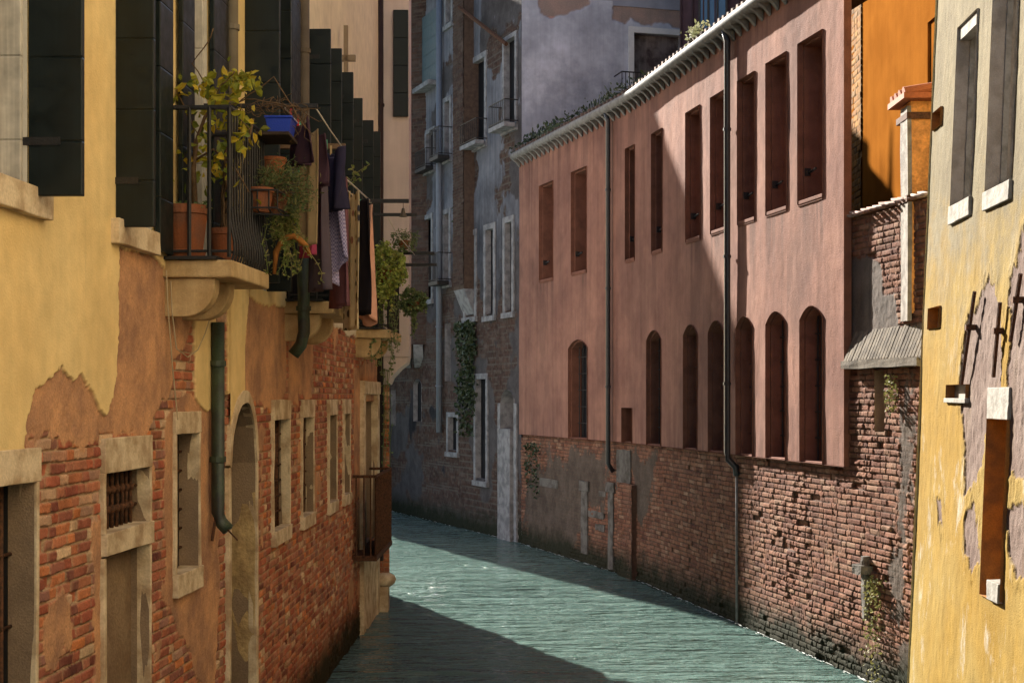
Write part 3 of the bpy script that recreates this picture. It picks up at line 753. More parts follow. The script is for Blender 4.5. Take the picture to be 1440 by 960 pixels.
# ================================================================== ORANGE HOUSE behind the garden wall
OH = root('orange_house', 'smooth orange plastered house with a strip of bare brick quoins behind the garden wall', 'house', (6, 18, 0))
FO = Fac([(5.45, 14.9), (5.35, 25.0)], -1)
mb = MB(); mb.prism([tuple(FO.P(0, 0, 0)[:2]), tuple(FO.P(FO.u[-1], 0, 0)[:2]), (10, 25), (10, 14.9)], -.3, 13); mb.build('wall', M['orange'], OH)
def f_q(U, Z):
    rnd, m, hb = bricks(U, Z, .10, .30, 8, .01); return .012 + hb * .8, np.stack([rnd * 0, rnd, 1 - m, rnd * 0], -1)
a, b_ = sorted((FO.hit(1195)[0], FO.hit(1212.5)[0]))
hf('quoin_strip', FO, a, b_, 4.5, 9.5, .012, .014, f_q, M['orange_brick'], OH)
mb = MB(); FO.box(mb, b_ - .35, b_ + 1, 4, 12, -.02, .02); mb.build('corner_strip', M['orange'], OH)
mb = MB(); u, z = FO.uv(1306, 34); FO.box(mb, u - .05, u, z - .9, z, 0, .03); FO.box(mb, u - 1, u, z, z + .05, 0, .03); mb.build('window_surround', M['orange'], OH)
mb = MB(); mb.box(4.85, 10, 14.9, 25, 13, 13.15); mb.build('roof', M['roof'], OH)

# ================================================================== PALE HOUSE at the corner of the left bank
PH = root('corner_house', 'pale pink corner house with a single dark shutter, overhanging a brick pier in the water', 'house', (-2.2, 22.5, 0))
FPl = Fac([(-2.04, 21.6), (-1.86, 21.6)], 1); FPu = Fac([(-2.02, 21.5), (-1.56, 21.5)], 1)
def f_pier(U, Z):
    rnd, m, hb = bricks(U, Z, .07, .24, 9, .006); nf = fbm(U * 14, Z * 14, 93, 3) - .5
    return hb, np.stack([rnd * 0, rnd, 1 - m, rnd * 0], -1)
hf('brick_pier', FPl, -.05, .18, -.2, 3.55, .012, .0115, f_pier, M['left_wall'], PH)
mb = MB(); mb.prism([(-1.862, 21.62), (-2.05, 23.2), (-6, 24.6), (-6, 22.03), (-2.06, 22.03), (-2.05, 21.62)], -.3, 3.6); mb.build('lower_wall', M['pale'], PH)
mb = MB(); mb.prism([(-2.03, 21.5), (-1.56, 21.5), (-1.58, 22.3), (-2.05, 23.2), (-6, 24.6), (-6, 22.03), (-2.03, 22.03)], 3.82, 11.6); mb.build('upper_wall', M['pale'], PH)
mb = MB(); q = [(-1.87, 3.4), (-1.83, 3.5), (-1.70, 3.64), (-1.60, 3.72), (-1.58, 3.82), (-2.03, 3.82), (-2.03, 3.4)]
mb.add([(x, 21.52, z) for x, z in q] + [(x, 22.2, z) for x, z in q], [tuple(range(7)), tuple(range(13, 6, -1))] + [(i, 7 + i, 7 + (i + 1) % 7, (i + 1) % 7) for i in range(7)])
mb.build('corbel', M['pale'], PH, bevel=.01)
mb = MB(); a = at(552.5, 13, 21.4); b2 = at(574.6, 163, 21.4); mb.box(a[0], b2[0] - .01, 21.44, 21.49, b2[2], a[2]); mb.build('shutter', M['shutter'], PH, bevel=.006)
mb = MB(); mb.prism([(-2.3, 21.3), (-1.4, 21.3), (-1.5, 22.4), (-2, 23.3), (-6, 24.7), (-6, 22.05), (-2.3, 22.05)], 11.6, 11.8); mb.build('roof', M['roof'], PH)
p = at(533.5, 0, 21.42)
downpipe(PH, 'downpipe', [(p[0], 21.42, 11.5), (p[0], 21.42, .75)], .062, plain('brown_black_downpipe', (.035, .024, .024), .2, 9, .5), [(p[0], 21.42, z) for z in (7.6, 4.9, 2.6)])
mb = MB(); mb.lathe((-1.93, 21.42, .38), [(.0, -.02), (.10, -.02), (.17, .03), (.185, .09), (.16, .15), (.09, .18), (0.0, .19)], 18); mb.build('bollard_stone', M['stone'], PH, smooth=True, jit=.01)
mb = MB(); mb.box(-2.06, -1.86, 21.3, 21.62, -.3, .37); mb.build('pier_foot', M['stone'], PH, jit=.012, sub=3)

# ================================================================== TALL GREY-BLUE HOUSES in the shade
def bl(x0, x1, xt, yt, xb, yb, F=FB, rise=0):
    h = hole(F, x0, x1, F.uv(xb, yb)[1], F.uv(xt, yt)[1]); h['rise'] = rise; return h
GH = root('tall_house', 'tall grey house in the shade at the bend with white framed windows and stained plaster', 'house', (0, 33, 0))
BH = root('shaded_house', 'blue grey house in deep shade with blue shutters, behind the brick chimney flue', 'house', (-2.5, 38, 0))
g_holes = [bl(667, 683, 667, 90, 667, 205), bl(711, 726, 711, 60, 711, 180), bl(656, 669, 656, 334, 656, 444), bl(685, 695.5, 685, 324, 685, 442), bl(712, 721.5, 712, 314, 712, 437),
           bl(671, 685, 671, 533, 671, 672), bl(706, 725, 706, 548, 706, 748, rise=.3)]
b_holes = [bl(601, 611, 601, 190, 601, 238), bl(627, 634, 627, 145, 627, 222), bl(598, 608, 598, 310, 598, 420), bl(626, 633, 626, 302, 626, 396), bl(627, 634, 627, 455, 627, 536),
           bl(632, 644, 632, 586, 632, 632), bl(582.5, 594, 582, 533, 582, 592, rise=.15), bl(629, 636, 629, 0, 629, 34), bl(551, 557, 551, 548, 551, 598)]
def f_blue(U, Z):
    rnd, m, hb = bricks(U, Z, .075, .27, 12, .015)
    n = fbm(U * .9, Z * .7, 101, 5) - .5; nf = fbm(U * 9, Z * 9, 102, 4) - .5
    lvl = sst(4.9, 5.6, Z + 1.2 * n)                         # plastered above, bare brick and render below
    d = n * 1.7 + (lvl - 1.0) * .5 + .12 * nf + .2 * sst(uY(FB, 35.5), uY(FB, 37), U)
    p = sst(-.03, .03, d) ; r = np.maximum(p, sst(-.02, .02, .9 * (fbm(U * .8, Z * .9, 103, 4) - .5) + .05 * nf))
    h = mixn(hb, .014 + .008 * nf, r) + .04 * n
    return h, np.stack([r, rnd, 1 - m, p], -1)
us_ = FB.hit(645)[0]
M['stone_cool'] = M['stone_cool']
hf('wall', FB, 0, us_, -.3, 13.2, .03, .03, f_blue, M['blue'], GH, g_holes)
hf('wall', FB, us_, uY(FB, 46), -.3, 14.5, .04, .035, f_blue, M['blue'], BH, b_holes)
def back_window(par, h, frame=.07, m=None, pane='dark', sill=True):
    wn = backing(FB, h, -.10).build('window', M[pane], par)
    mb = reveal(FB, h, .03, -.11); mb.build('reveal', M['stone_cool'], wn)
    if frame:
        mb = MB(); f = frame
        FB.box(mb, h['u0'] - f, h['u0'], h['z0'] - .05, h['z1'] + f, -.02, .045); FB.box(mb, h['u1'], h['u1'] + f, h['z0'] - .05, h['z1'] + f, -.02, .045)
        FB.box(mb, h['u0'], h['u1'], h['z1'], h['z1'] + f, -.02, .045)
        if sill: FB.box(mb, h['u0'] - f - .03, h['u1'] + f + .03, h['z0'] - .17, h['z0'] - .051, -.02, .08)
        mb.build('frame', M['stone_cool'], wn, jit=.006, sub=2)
    return wn
for i, h in enumerate(g_holes[:6]): back_window(GH, h, .13 if i != 1 else .1, pane='dark')
for i, h in enumerate(b_holes): back_window(BH, h, .12 if i not in (4, 6, 8) else 0)
h = g_holes[6]; wn = backing(FB, h, -.5).build('door', M['dark'], GH); reveal(FB, h, .04, -.5).build('reveal', M['stone_cool'], wn)
mb = MB(); FB.box(mb, h['u0'] - .16, h['u0'], -.3, h['z1'] - .3, -.02, .05); FB.box(mb, h['u1'], h['u1'] + .16, -.3, h['z1'] - .3, -.02, .05); mb.build('frame', M['stone_cool'], wn, jit=.008, sub=3)
stone(FB, GH, 'door_pillar', FB.hit(722)[0], FB.hit(704.5)[0], -.3, 2.5, -.02, .09, M['stone_cool'], .01, 4)
# boarded infill, grille balconies
for par, h, mt, dep, rl in ((GH, g_holes[0], 'stone_cool', .32, .5), (GH, g_holes[1], 'stone_cool', .36, .5), (BH, b_holes[0], 'iron', .3, .45), (BH, b_holes[1], 'iron', .4, .7), (BH, b_holes[3], 'iron', .4, .7)):
    a, b_, z = h['u0'] - .16, h['u1'] + .16, h['z0'] - .02
    bal = MB(); FB.box(bal, a, b_, z - .1, z, 0.09, dep); bo = bal.build('balcony', M[mt], par, bevel=.008)
    mb = MB()
    for zz in (z + .04, z + rl): mb.tube([FB.P(a, .02, zz), FB.P(a, dep - .02, zz), FB.P(b_, dep - .02, zz), FB.P(b_, .02, zz)], .013, 6)
    for u in np.linspace(a, b_, 9): mb.tube([FB.P(u, dep - .02, z), FB.P(u, dep - .02, z + rl)], .008, 5)
    mb.build('railing', M['iron'], bo)
# brick flue running up between the two houses
def f_flue(U, Z):
    rnd, m, hb = bricks(U, Z, .075, .26, 14, .01); nf = fbm(U * 9, Z * 9, 104, 3) - .5
    return .28 + hb, np.stack([rnd * 0, rnd, 1 - m, rnd * 0], -1)
a, b_ = sorted((FB.hit(637.5, .28)[0], FB.hit(652, .28)[0]))
hf('flue', FB, a, b_, 5.9, 13.2, .02, .015, f_flue, M['brown_brick'], BH)
mb = MB(); FB.box(mb, a, b_, 5.8, 13.2, -.1, .27); mb.build('flue_core', M['brown_brick'] if 0 else plain('flue_brick', (.085, .058, .045), .3, 12), BH)
mb = MB(); q = [(.0, 5.2), (.12, 5.45), (.27, 5.8), (.0, 5.8)]
mb.add([FB.P(a, w_, z) for w_, z in q] + [FB.P(b_, w_, z) for w_, z in q], [(0, 1, 2, 3), (7, 6, 5, 4)] + [(i, 4 + i, 4 + (i + 1) % 4, (i + 1) % 4) for i in range(4)]); mb.build('flue_corbel', M['stone_cool'], BH)
for x, y0, y1, r in ((618.5, -60, 608, .075), (659, -30, 0, .03)):
    u = FB.hit(x, .1)[0]; z1 = FB.uv(x, y0, .1)[1]; z0 = FB.uv(x, y1, .1)[1]
    downpipe(BH, 'downpipe', [FB.P(u, .12, min(z1, 13.7)), FB.P(u, .12, z0)], r, plain('blue_grey_zinc', (.16, .18, .22), .1, 6, .5), [FB.P(u, .12, z) for z in (10, 7.5, 5, 3.5)] if r > .05 else ())
# blue shutters folded open
for x0, x1, y0, y1, w_ in ((594, 614, 18, 118, .08), (583, 593, 27, 117, .1)):
    a, b_ = sorted((FB.hit(x0, .1)[0], FB.hit(x1, .1)[0])); mb = MB()
    z1, z0 = FB.uv((x0 + x1) / 2, y0, .1)[1], FB.uv((x0 + x1) / 2, y1, .1)[1]
    FB.box(mb, a, b_, z0, z1, .06, .11 if w_ < .09 else .09); mb.build('shutter', M['shutter_blue'], BH, bevel=.006)
a, b_ = sorted((FB.hit(600)[0], FB.hit(616)[0])); mb = MB(); z = FB.uv(600, 124)[1]; FB.box(mb, a - .1, b_ + .3, z - .12, z, 0, .3); mb.build('balcony', M['stone_cool'], BH)
# iron brackets high up
mb = MB(); p0, p1 = FB.P(FB.hit(646, .3)[0], .3, 0), FB.P(FB.hit(712)[0], 0, 0)
z = 3.2 + 554 / 2000 * p0[1]
mb.tube([(p0[0] - .2, p0[1] - .7, z), (p1[0] + .25, p1[1] - .6, z - .5)], .05, 6); mb.tube([(p0[0], p0[1], z - .1), (p1[0], p1[1] - .3, z - 1.55)], .05, 6); mb.build('iron_brace', M['rust'], GH)
# overhanging brown brick corner
FBo = Fac([(-3.34, 37.95), (-2.2, 37.35)], 1)
def f_bo(U, Z):
    rnd, m, hb = bricks(U, Z, .085, .3, 15, .01); return hb, np.stack([rnd * 0, rnd, 1 - m, rnd * 0], -1)
hf('oriel_wall', FBo, 0, 1.3, 4.6, 14.5, .03, .02, f_bo, M['brown_brick'], BH)
mb = MB(); mb.prism([(-3.33, 37.98), (-2.19, 37.4), (-2.6, 39.5), (-3.2, 40), (-3.5, 38.6)], 4.6, 14.5); mb.build('oriel_core', plain('oriel_side_brick', (.085, .058, .045), .3, 9), BH)
for x in (-2.95, -2.6):
    mb = MB(); q = [(37.9, 4.0), (37.6, 4.25), (37.45 - (x + 2.6) * .5, 4.6), (38.3, 4.6), (38.3, 4.0)]
    mb.add([(x, y, z) for y, z in q] + [(x + .25, y, z) for y, z in q], [(0, 1, 2, 3, 4), (9, 8, 7, 6, 5)] + [(i, 5 + i, 5 + (i + 1) % 5, (i + 1) % 5) for i in range(5)]); mb.build('oriel_corbel', M['stone_cool'], BH)
mb = MB(); mb.prism([(-3.45, 40.6), (-6.2, 40.0), (-7.9, 44.5), (-3, 45)], -.3, 14.5); mb.build('unseen_shade_wing', plain('shade_wing_plaster', (.24, .22, .22), .2, 2), BH)  # unseen block added behind the corner house to cast shade on the pink wall
# unseen eaves slab, stretched over the canal to shade the pink wall; houses' bodies
mb = MB(); mb.prism([(-2.3, 35.0), (-3.13, 35.95), (-6.24, 39.9), (-8, 44.5), (-6, 44.5), (-2.2, 39)], 14.5, 14.7); mb.build('eaves', M['gutter'], BH)
mb = MB(); mb.prism([tuple(FB.P(0.02, -.55, 0)[:2]), tuple(FB.P(us_, -.55, 0)[:2]), (5, 40), (5.3, 33)], -.3, 12.0); mb.build('inner_walls', M['dark'], GH)
mb = MB(); mb.prism([tuple(FB.P(us_, -.3, 0)[:2]), tuple(FB.P(uY(FB, 46), -.3, 0)[:2]), (3, 52), (5, 40)], -.3, 14.45); mb.build('inner_walls', M['dark'], BH)
# camera-side wall of the tall house over the pink roof
FS = Fac([(.20, 31.25), (5.2, 32.6)], 1)
sd = [FS.poly(p) for p in ([(752, -40), (835, -40), (828, 8), (790, 22), (772, 28), (760, 18)], [(862, -40), (892, -40), (890, 20), (878, 34), (862, 28)], [(890, -30), (960, -30), (960, 40), (930, 34), (900, 36), (885, 24)])]
def f_side(U, Z):
    rnd, m, hb = bricks(U, Z, .075, .27, 16, .01); n = fbm(U * 1.6, Z * 1.6, 111, 5) - .5; nf = fbm(U * 7, Z * 7, 112, 4) - .5
    d0 = sdf(U, Z, sd[0]) + .2 * n + .1 * nf; d1 = np.maximum(sdf(U, Z, sd[1]), sdf(U, Z, sd[2])) + .25 * n + .1 * nf
    bare = sst(-.02, .02, d0); rr = sst(-.02, .02, d1)
    p = (1 - bare) * (1 - rr); r = np.maximum(p, np.maximum(rr, sst(-.02, .02, n + .03)))
    return mixn(hb, .018 + .012 * n, r) + .03 * p, np.stack([r, rnd, 1 - m, p], -1)
sh = dict(u0=FS.hit(890)[0], u1=FS.hit(956)[0], z0=FS.uv(890, 150)[1], z1=FS.uv(890, 47)[1])
hf('side_wall', FS, 0, 5.1, 7.6, 12.05, .03, .03, f_side, M['grey_side'], GH, [sh])
M['worn_wood'] = plain('peeling_brown_wood', (.055, .04, .04), .35, 3, .8, c2=(.15, .125, .12), streak=True)
wn = backing(FS, sh, -.12).build('roof_door', M['worn_wood'], GH)
reveal(FS, sh, .04, -.12).build('reveal', M['stone_cool'], wn)
mb = MB(); FS.box(mb, sh['u0'] - .13, sh['u0'], sh['z0'] - .3, sh['z1'] + .13, -.02, .09); FS.box(mb, sh['u0'], sh['u1'] + .1, sh['z1'], sh['z1'] + .13, -.02, .09); mb.build('frame', M['stone_sun'], wn, jit=.006, sub=2).data.materials[0] = plain('white_door_frame', (.50, .50, .50), .1, 8)
mb = MB(); a, b_ = FS.hit(862)[0], FS.hit(893)[0]; z = FS.uv(875, 110)[1]
for zz in (z, z - .8): mb.tube([FS.P(a, .1, zz), FS.P(a, .6, zz), FS.P(b_, .6, zz)], .016, 6)
for u in np.linspace(a, b_, 7): mb.tube([FS.P(u, .6, z), FS.P(u, .6, z - .8)], .010, 5)
mb.build('terrace_railing', M['iron'], GH)
mb = MB(); FS.box(mb, 2.0, 6.5, 11.95, 13.4, -.5, .045); mb.build('roof_parapet', plain('parapet_plaster', (.22, .23, .27), .2, 3), GH)
# dark roof room over the pink roof
RS = root('roof_room', 'dark purple brown sheet metal roof room with tall blue glass panes above the pink building', 'roof room', (4.6, 31, 8.8))
FRR = Fac([(3.50, 29.6), (5.4, 29.0)], 1); FRR0 = Fac([(3.47, 31.0), (3.50, 29.6)], -1)
mb = MB(); mb.prism([(3.52, 29.61), (5.4, 29.02), (6.5, 32), (4.3, 32)], 8.3, 13.6); mb.build('wall', plain('dark_sheet_metal', (.055, .035, .045), .3, 5, .6, streak=True), RS)
mb = MB()
for u in np.arange(0, 2., .24): FRR.box(mb, u, u + .03, 8.3, 13.6, 0, .035)
mb.build('seams', plain('sheet_metal_seam', (.045, .03, .035), .2, 5, .6), RS)
a, b_ = FRR.hit(984)[0], FRR.hit(1022)[0]; z0 = FRR.uv(990, 50)[1]
mb = MB(); FRR.box(mb, a, b_, z0, 13.2, 0, .03); g = mb.build('window', plain('blue_glass', (.03, .08, .16), .15, 3, .15, spec=.6), RS)
mb = MB()
for u in np.linspace(a, b_, 4): FRR.box(mb, u - .02, u + .02, z0, 13.2, .03, .06)
FRR.box(mb, a - .04, b_ + .04, z0 - .06, z0, 0, .06); mb.build('frame', M['iron'], g)

# ================================================================== DETAILS OF THE LEFT HOUSE
def ux(x, w=0.): return FL.hit(x, w)[0]
def grille(par, F, h, w, nv, nh, m, rv=.012, rh=.010, knob=False):
    mb = MB()
    for u in np.linspace(h['u0'], h['u1'], nv + 2)[1:-1]: mb.tube([F.P(u, w, h['z0']), F.P(u + .004, w + rng.normal(0, .004), (h['z0'] + h['z1']) / 2), F.P(u, w, h['z1'])], rv, 8)
    for z in np.linspace(h['z0'], h['z1'], nh + 2)[1:-1]:
        mb.tube([F.P(h['u0'] - .02, w, z), F.P(h['u1'] + .02, w, z)], rh, 8)
        if knob:
            for u in np.linspace(h['u0'], h['u1'], nv + 2)[1:-1]: mb.lathe(F.P(u, w, z), [(.0, -.024), (.020, -.02), (.024, 0), (.020, .02), (0, .024)], 8)
    return mb.build('grille', m, par, smooth=True)
def l_window(key, depth, bars=(4, 5), lint=.19, sill=.14, jamb=.03, barw=None, over=.03, rmat=None, wstone=.046, stone_m=None):
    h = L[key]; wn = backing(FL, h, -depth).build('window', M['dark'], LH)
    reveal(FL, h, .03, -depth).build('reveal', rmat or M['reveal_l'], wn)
    u0, u1 = h['u0'], h['u1']
    if lint: stone(FL, wn, 'lintel', u0 - over, u1 + over, h['z1'] - .002, h['z1'] + lint, -.05, wstone, stone_m)
    if sill: stone(FL, wn, 'sill', u0 - over, u1 + over, h['z0'] - sill, h['z0'] + .004, -depth + .01, wstone + .012, stone_m)
    if jamb:
        stone(FL, wn, 'jamb', u0 - jamb, u0, h['z0'], h['z1'], -.05, wstone - .004, stone_m); stone(FL, wn, 'jamb', u1, u1 + jamb, h['z0'], h['z1'], -.05, wstone - .004, stone_m)
    if bars: grille(wn, FL, h, barw if barw is not None else -depth * .55, bars[0], bars[1], M['rust'])
    return wn
l_window('barred', .105, (11, 5), .17, 0, .035, over=.05, barw=-.092)
w_ = l_window('grate', .085, None, .2, .13, .035, over=.03)
grille(w_, FL, dict(u0=L['grate']['u0'], u1=L['grate']['u1'] - .05, z0=L['grate']['z0'], z1=L['grate']['z1']), -.045, 8, 2, M['rust'], .011, .011, True)
l_window('tall', .11, (4, 6), .15, .15, .035, barw=-.095)
for k in range(4): l_window('row%d' % k, .065, (5, 6), .18, .13, .04, barw=-.052, over=.045)
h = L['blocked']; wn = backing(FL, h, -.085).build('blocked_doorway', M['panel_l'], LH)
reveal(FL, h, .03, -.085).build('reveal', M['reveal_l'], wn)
for a, b_ in ((h['u0'] - .04, h['u0']), (h['u1'], h['u1'] + .03)): stone(FL, wn, 'jamb', a, b_, h['z0'], h['z1'], -.05, .043)
# arched water door with a thin stone surround
h = L['arch']; wn = backing(FL, h, -.42).build('arched_door', M['dark'], LH)
mb = reveal(FL, h, .03, -.43); mb.build('reveal', M['reveal_l'], wn)
def arch_ring(F, h, t, w0, w1):
    mb = MB(); us = np.linspace(h['u1'], h['u0'], 25); zin = arch_z(h, us)
    c = (h['u0'] + h['u1']) / 2; a = (h['u1'] - h['u0']) / 2
    g = dict(h); g['u0'] -= t; g['u1'] += t; g['z1'] += t * 1.3; g['rise'] += t * 1.0
    uo = c + (us - c) * (a + t) / a; zo = arch_z(g, uo)
    for i in range(24):
        q = [(us[i], zin[i]), (us[i + 1], zin[i + 1]), (uo[i + 1], zo[i + 1]), (uo[i], zo[i])]
        mb.box8([F.P(u, w0, z) for u, z in q] + [F.P(u, w1, z) for u, z in q])
    return mb
arch_ring(FL, h, .075, -.03, .048).build('arch_stones', M['stone'], wn, jit=.005)
zs_ = h['z1'] - h['rise']
for a, b_ in ((h['u0'] - .075, h['u0']), (h['u1'], h['u1'] + .06)): stone(FL, wn, 'jamb', a, b_, -.2, zs_, -.03, .046)
stone(FL, wn, 'jamb_stone', h['u1'] - .0, h['u1'] + .03, 1.0, 2.42, -.40, .03, plain('rough_yellow_stone', (.50, .35, .17), .3, 5, .9, c2=(.33, .22, .11), bd=.02, fine=25), .012, 5)
# stone framed door over the water, its iron balcony
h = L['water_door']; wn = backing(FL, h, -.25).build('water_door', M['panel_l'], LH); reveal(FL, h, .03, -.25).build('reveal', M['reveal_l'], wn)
for a, b_ in ((h['u0'] - .22, h['u0']), (h['u1'], h['u1'] + .3)): stone(FL, wn, 'jamb', a, b_, .0, h['z1'] + .1, -.02, .075)
stone(FL, wn, 'lintel', h['u0'] - .22, h['u1'] + .3, h['z1'] + .1, h['z1'] + .28, -.02, .09)
stone(FL, wn, 'base_stone', h['u0'] - .22, h['u1'] + .3, -.2, 1.1, -.02, .06)
ya, yb = 18.45, 20.5
ua, ub = uY(FL, ya), uY(FL, yb)
mb = MB(); FL.box(mb, ua, ub, 1.08, 1.15, 0, .33)
bal = mb.build('iron_balcony', M['rust'], LH, bevel=.008)
mb = MB(); mb.tube([FL.P(ua, 0, 2.18), FL.P(ua, .31, 2.18), FL.P(ub, .31, 2.18), FL.P(ub, 0, 2.18)], .020, 8)
for w_ in (.06, .16, .25, .31): mb.tube([FL.P(ua, w_, 1.12), FL.P(ua, w_, 2.18)], .011, 6)
for u in np.linspace(ua, ub, 17): mb.tube([FL.P(u, .31, 1.12), FL.P(u, .31, 2.18)], .011, 6)
FL.box(mb, ua + .05, ub, 1.15, 2.08, .300, .308)
mb.build('railing', M['rust'], bal)
# upper windows: white lined reveals, dark leaves swung out, folded leaves flat on the wall
def up_win(key, depth=.2):
    h = L[key]; wn = backing(FL, h, -depth - .1).build('window', M['dark'], LH)
    reveal(FL, h, .03, -depth - .1).build('reveal', M['white_wood'], wn)
    mb = MB(); FL.box(mb, h['u1'] - .035, h['u1'] - .004, h['z0'], h['z1'] - .01, -depth, .01); mb.build('shutter', M['shutter_white'], wn, bevel=.004)
    mb = MB(); FL.box(mb, h['u0'], h['u1'] - .036, h['z0'], h['z1'], -depth - .02, -depth); mb.build('pane', plain('window_pane_' + key, (.02, .025, .035), .2, 3, .12, spec=.6), wn)
    return wn
wins = {k: up_win(k) for k in ('up0', 'up1', 'up2', 'up3', 'up4', 'up5', 'up6', 'up7')}
def leaf_out(wn, u, z0, z1, ln, w0=.035, m='shutter'):
    mb = MB(); FL.box(mb, u - .02, u + .02, z0, z1, w0, w0 + ln); o = mb.build('shutter', M[m], wn, bevel=.005)
    for z in (z0 + .25, z1 - .3): mb = MB(); FL.box(mb, u - .026, u + .026, z, z + .04, 0.0, w0 + ln * .6); mb.build('hinge', M['iron'], o)
    return o
def leaf_flat(wn, u0, u1, z0, z1, w=.05, m='shutter'):
    mb = MB(); FL.box(mb, u0, u1, z0, z1, w, w + .035); return mb.build('shutter', M[m], wn, bevel=.005)
leaf_out(wins['up0'], L['up0']['u1'] + .02, 4.2, 7.15, .27)
leaf_out(wins['up1'], ux(156), 4.2, 7.15, .225); leaf_flat(wins['up1'], ux(207), ux(226), 4.13, 7.15)
leaf_flat(wins['up2'], ux(240), ux(257), 4.12, 7.15); leaf_flat(wins['up2'], ux(285), ux(306), 4.12, 7.15)
leaf_out(wins['up3'], L['up3']['u0'], 4.12, 7.15, .28); leaf_out(wins['up3'], L['up3']['u1'] + .03, 4.12, 7.15, .215)
for k, Y, ln in (('up4', 14.3, .28), ('up5', 15.1, .285), ('up5', 16.2, .27), ('up6', 17.6, .21), ('up6', 19., .19), ('up7', 19.8, .2)):
    leaf_out(wins[k], uY(FL, Y), 4.14, 6.9, ln)
leaf_flat(wins['up4'], uY(FL, 13.35), uY(FL, 13.85), 4.12, 7.05)
for key, sx in (('up0', (-200, 53)), ('up1', (148, 208))):
    stone(FL, wins[key], 'sill', ux(sx[0]), ux(sx[1]), 4.10, 4.245, -.1, .085, M['stone'], .004)
# downpipes
downpipe(LH, 'downpipe', [FL.P(ux(326, .09), .09, 9.3), FL.P(ux(326, .09), .09, 4.12)], .048, plain('grey_brown_pipe', (.17, .14, .10), .2, 6, .6), [FL.P(ux(326, .09), .09, 6.0)])
gp_ = plain('green_copper_pipe', (.035, .055, .032), .5, 7, .5, c2=(.02, .022, .018), spec=.5)
u = ux(306.5, .08); zb = FL.uv(303, 722, .08)[1]
downpipe(LH, 'downpipe', [FL.P(u, .08, 3.75), FL.P(u, .08, zb), FL.P(u - .01, .11, zb - .07), FL.P(u - .02, .16, zb - .12)], .048, gp_, [FL.P(u, .08, z) for z in (3.45, 2.75)])
mb = MB(); mb.tube([FL.P(u - .02, .07, zb - .02), FL.P(u - .05, .05, zb - .2)], .012, 6); mb.tube([FL.P(u - .03, .14, zb - .1), FL.P(u + .02, .22, zb - .2)], .007, 5); mb.build('pipe_bracket', M['rust'], LH)
u = ux(428, .1)
downpipe(LH, 'downpipe', [FL.P(u, .1, 9.3), FL.P(u, .1, 3.84), FL.P(u, .1, 3.80)], .05, M['rust'] if 0 else plain('dull_brown_pipe', (.12, .095, .07), .2, 6, .6), [FL.P(u, .1, 6.6)])
u = uY(FL, 13.08); za = EYE - (445 - HY) / FPX * 13.08
downpipe(LH, 'downpipe', [FL.P(u, .235, 4.75), FL.P(u, .235, za), FL.P(u, .24, za - .14), FL.P(u, .21, za - .26), FL.P(u, .14, za - .35)], .056, gp_, [FL.P(u, .235, 4.02)])
mb = MB(); u = uY(FL, 12.62); mb.tube([FL.P(u, .18, 4.2), FL.P(u, .18, 7.9)], .014, 8); mb.build('white_pole', M['white_wood'], LH, smooth=True)
mb = MB()
for x, y in ((478, 38), (478, 72)):
    u, z = FL.uv(x, y, .1)
FL.box(mb, uY(FL, 16.9), uY(FL, 16.9) + .05, 7.0, 7.62, .1, .15); FL.box(mb, uY(FL, 16.9), uY(FL, 16.9) + .06, 7.2, 7.27, .03, .24); mb.build('shutter_prop', M['white_wood'] if 0 else plain('bare_grey_wood', (.26, .20, .14), .2, 9), LH)

# balconies: slab, two quarter-round brackets, iron railing
def quarter(F, u, t, w1, z1, r):
    q = [(0, z1), (w1, z1)] + [(w1 - r + r * math.cos(a), z1 - .05 - r * math.sin(a)) for a in np.linspace(0, math.pi / 2, 9)] + [(0, z1 - .05 - r)]
    n = len(q); mb = MB()
    mb.add([F.P(u, w_, z) for w_, z in q] + [F.P(u + t, w_, z) for w_, z in q], [tuple(range(n)), tuple(range(2 * n - 1, n - 1, -1))] + [(i, n + i, n + (i + 1) % n, (i + 1) % n) for i in range(n)])
    return mb
def balcony(Y0, Y1, W, n, belly, zt=4.1, th=.115, rail=1.0, brackets=(.12, .6), iron_plate=True, half=1.):
    ua, ub = uY(FL, Y0), uY(FL, Y1)
    mb = MB(); FL.box(mb, ua, ub, zt - th, zt, -.05, W); b_ = mb.build('balcony', M['soffit'], LH, bevel=.012, jit=.004, sub=3)
    if iron_plate:
        mb = MB(); FL.box(mb, ua - .04, ub + .02, zt + .001, zt + .022, -.02, W - .10); mb.build('floor_plate', M['iron'], b_)
    for f in brackets: quarter(FL, ua + f * (ub - ua), .13, W * .72, zt - th - .002, W * .42).build('bracket', M['soffit'], b_, bevel=.008)
    mb = MB(); zr = zt + rail; wr = W - .035
    mb.tube([FL.P(ua + .03, .0, zr), FL.P(ua + .03, wr, zr), FL.P(ub - .03, wr, zr), FL.P(ub - .03, .0, zr)], .017, 8)
    mb.tube([FL.P(ua + .03, .0, zt + .06), FL.P(ua + .03, wr, zt + .06), FL.P(ub - .03, wr, zt + .06), FL.P(ub - .03, 0, zt + .06)], .010, 6)
    for w_ in np.linspace(.05, wr, 4): mb.tube([FL.P(ua + .03, w_, zt + .02), FL.P(ua + .03, w_, zr)], .015, 6)
    for u in np.linspace(ua + .03, ub - .03, n):
        if belly:
            prof = [(0, zr), (.0, zt + .35), (.01, zt + .25), (.035, zt + .12), (.035, zt + .05), (.02, zt + .0), (-.02, zt - .02)]
            mb.tube([FL.P(u, wr + a, z) for a, z in prof], .0085, 6)
        else: mb.tube([FL.P(u, wr, zt), FL.P(u, wr, zr)], .009, 6)
    mb.build('railing', M['iron'], b_); return b_
balcony(9.3, 10.32, .48, 15, True, brackets=(.04, .42))
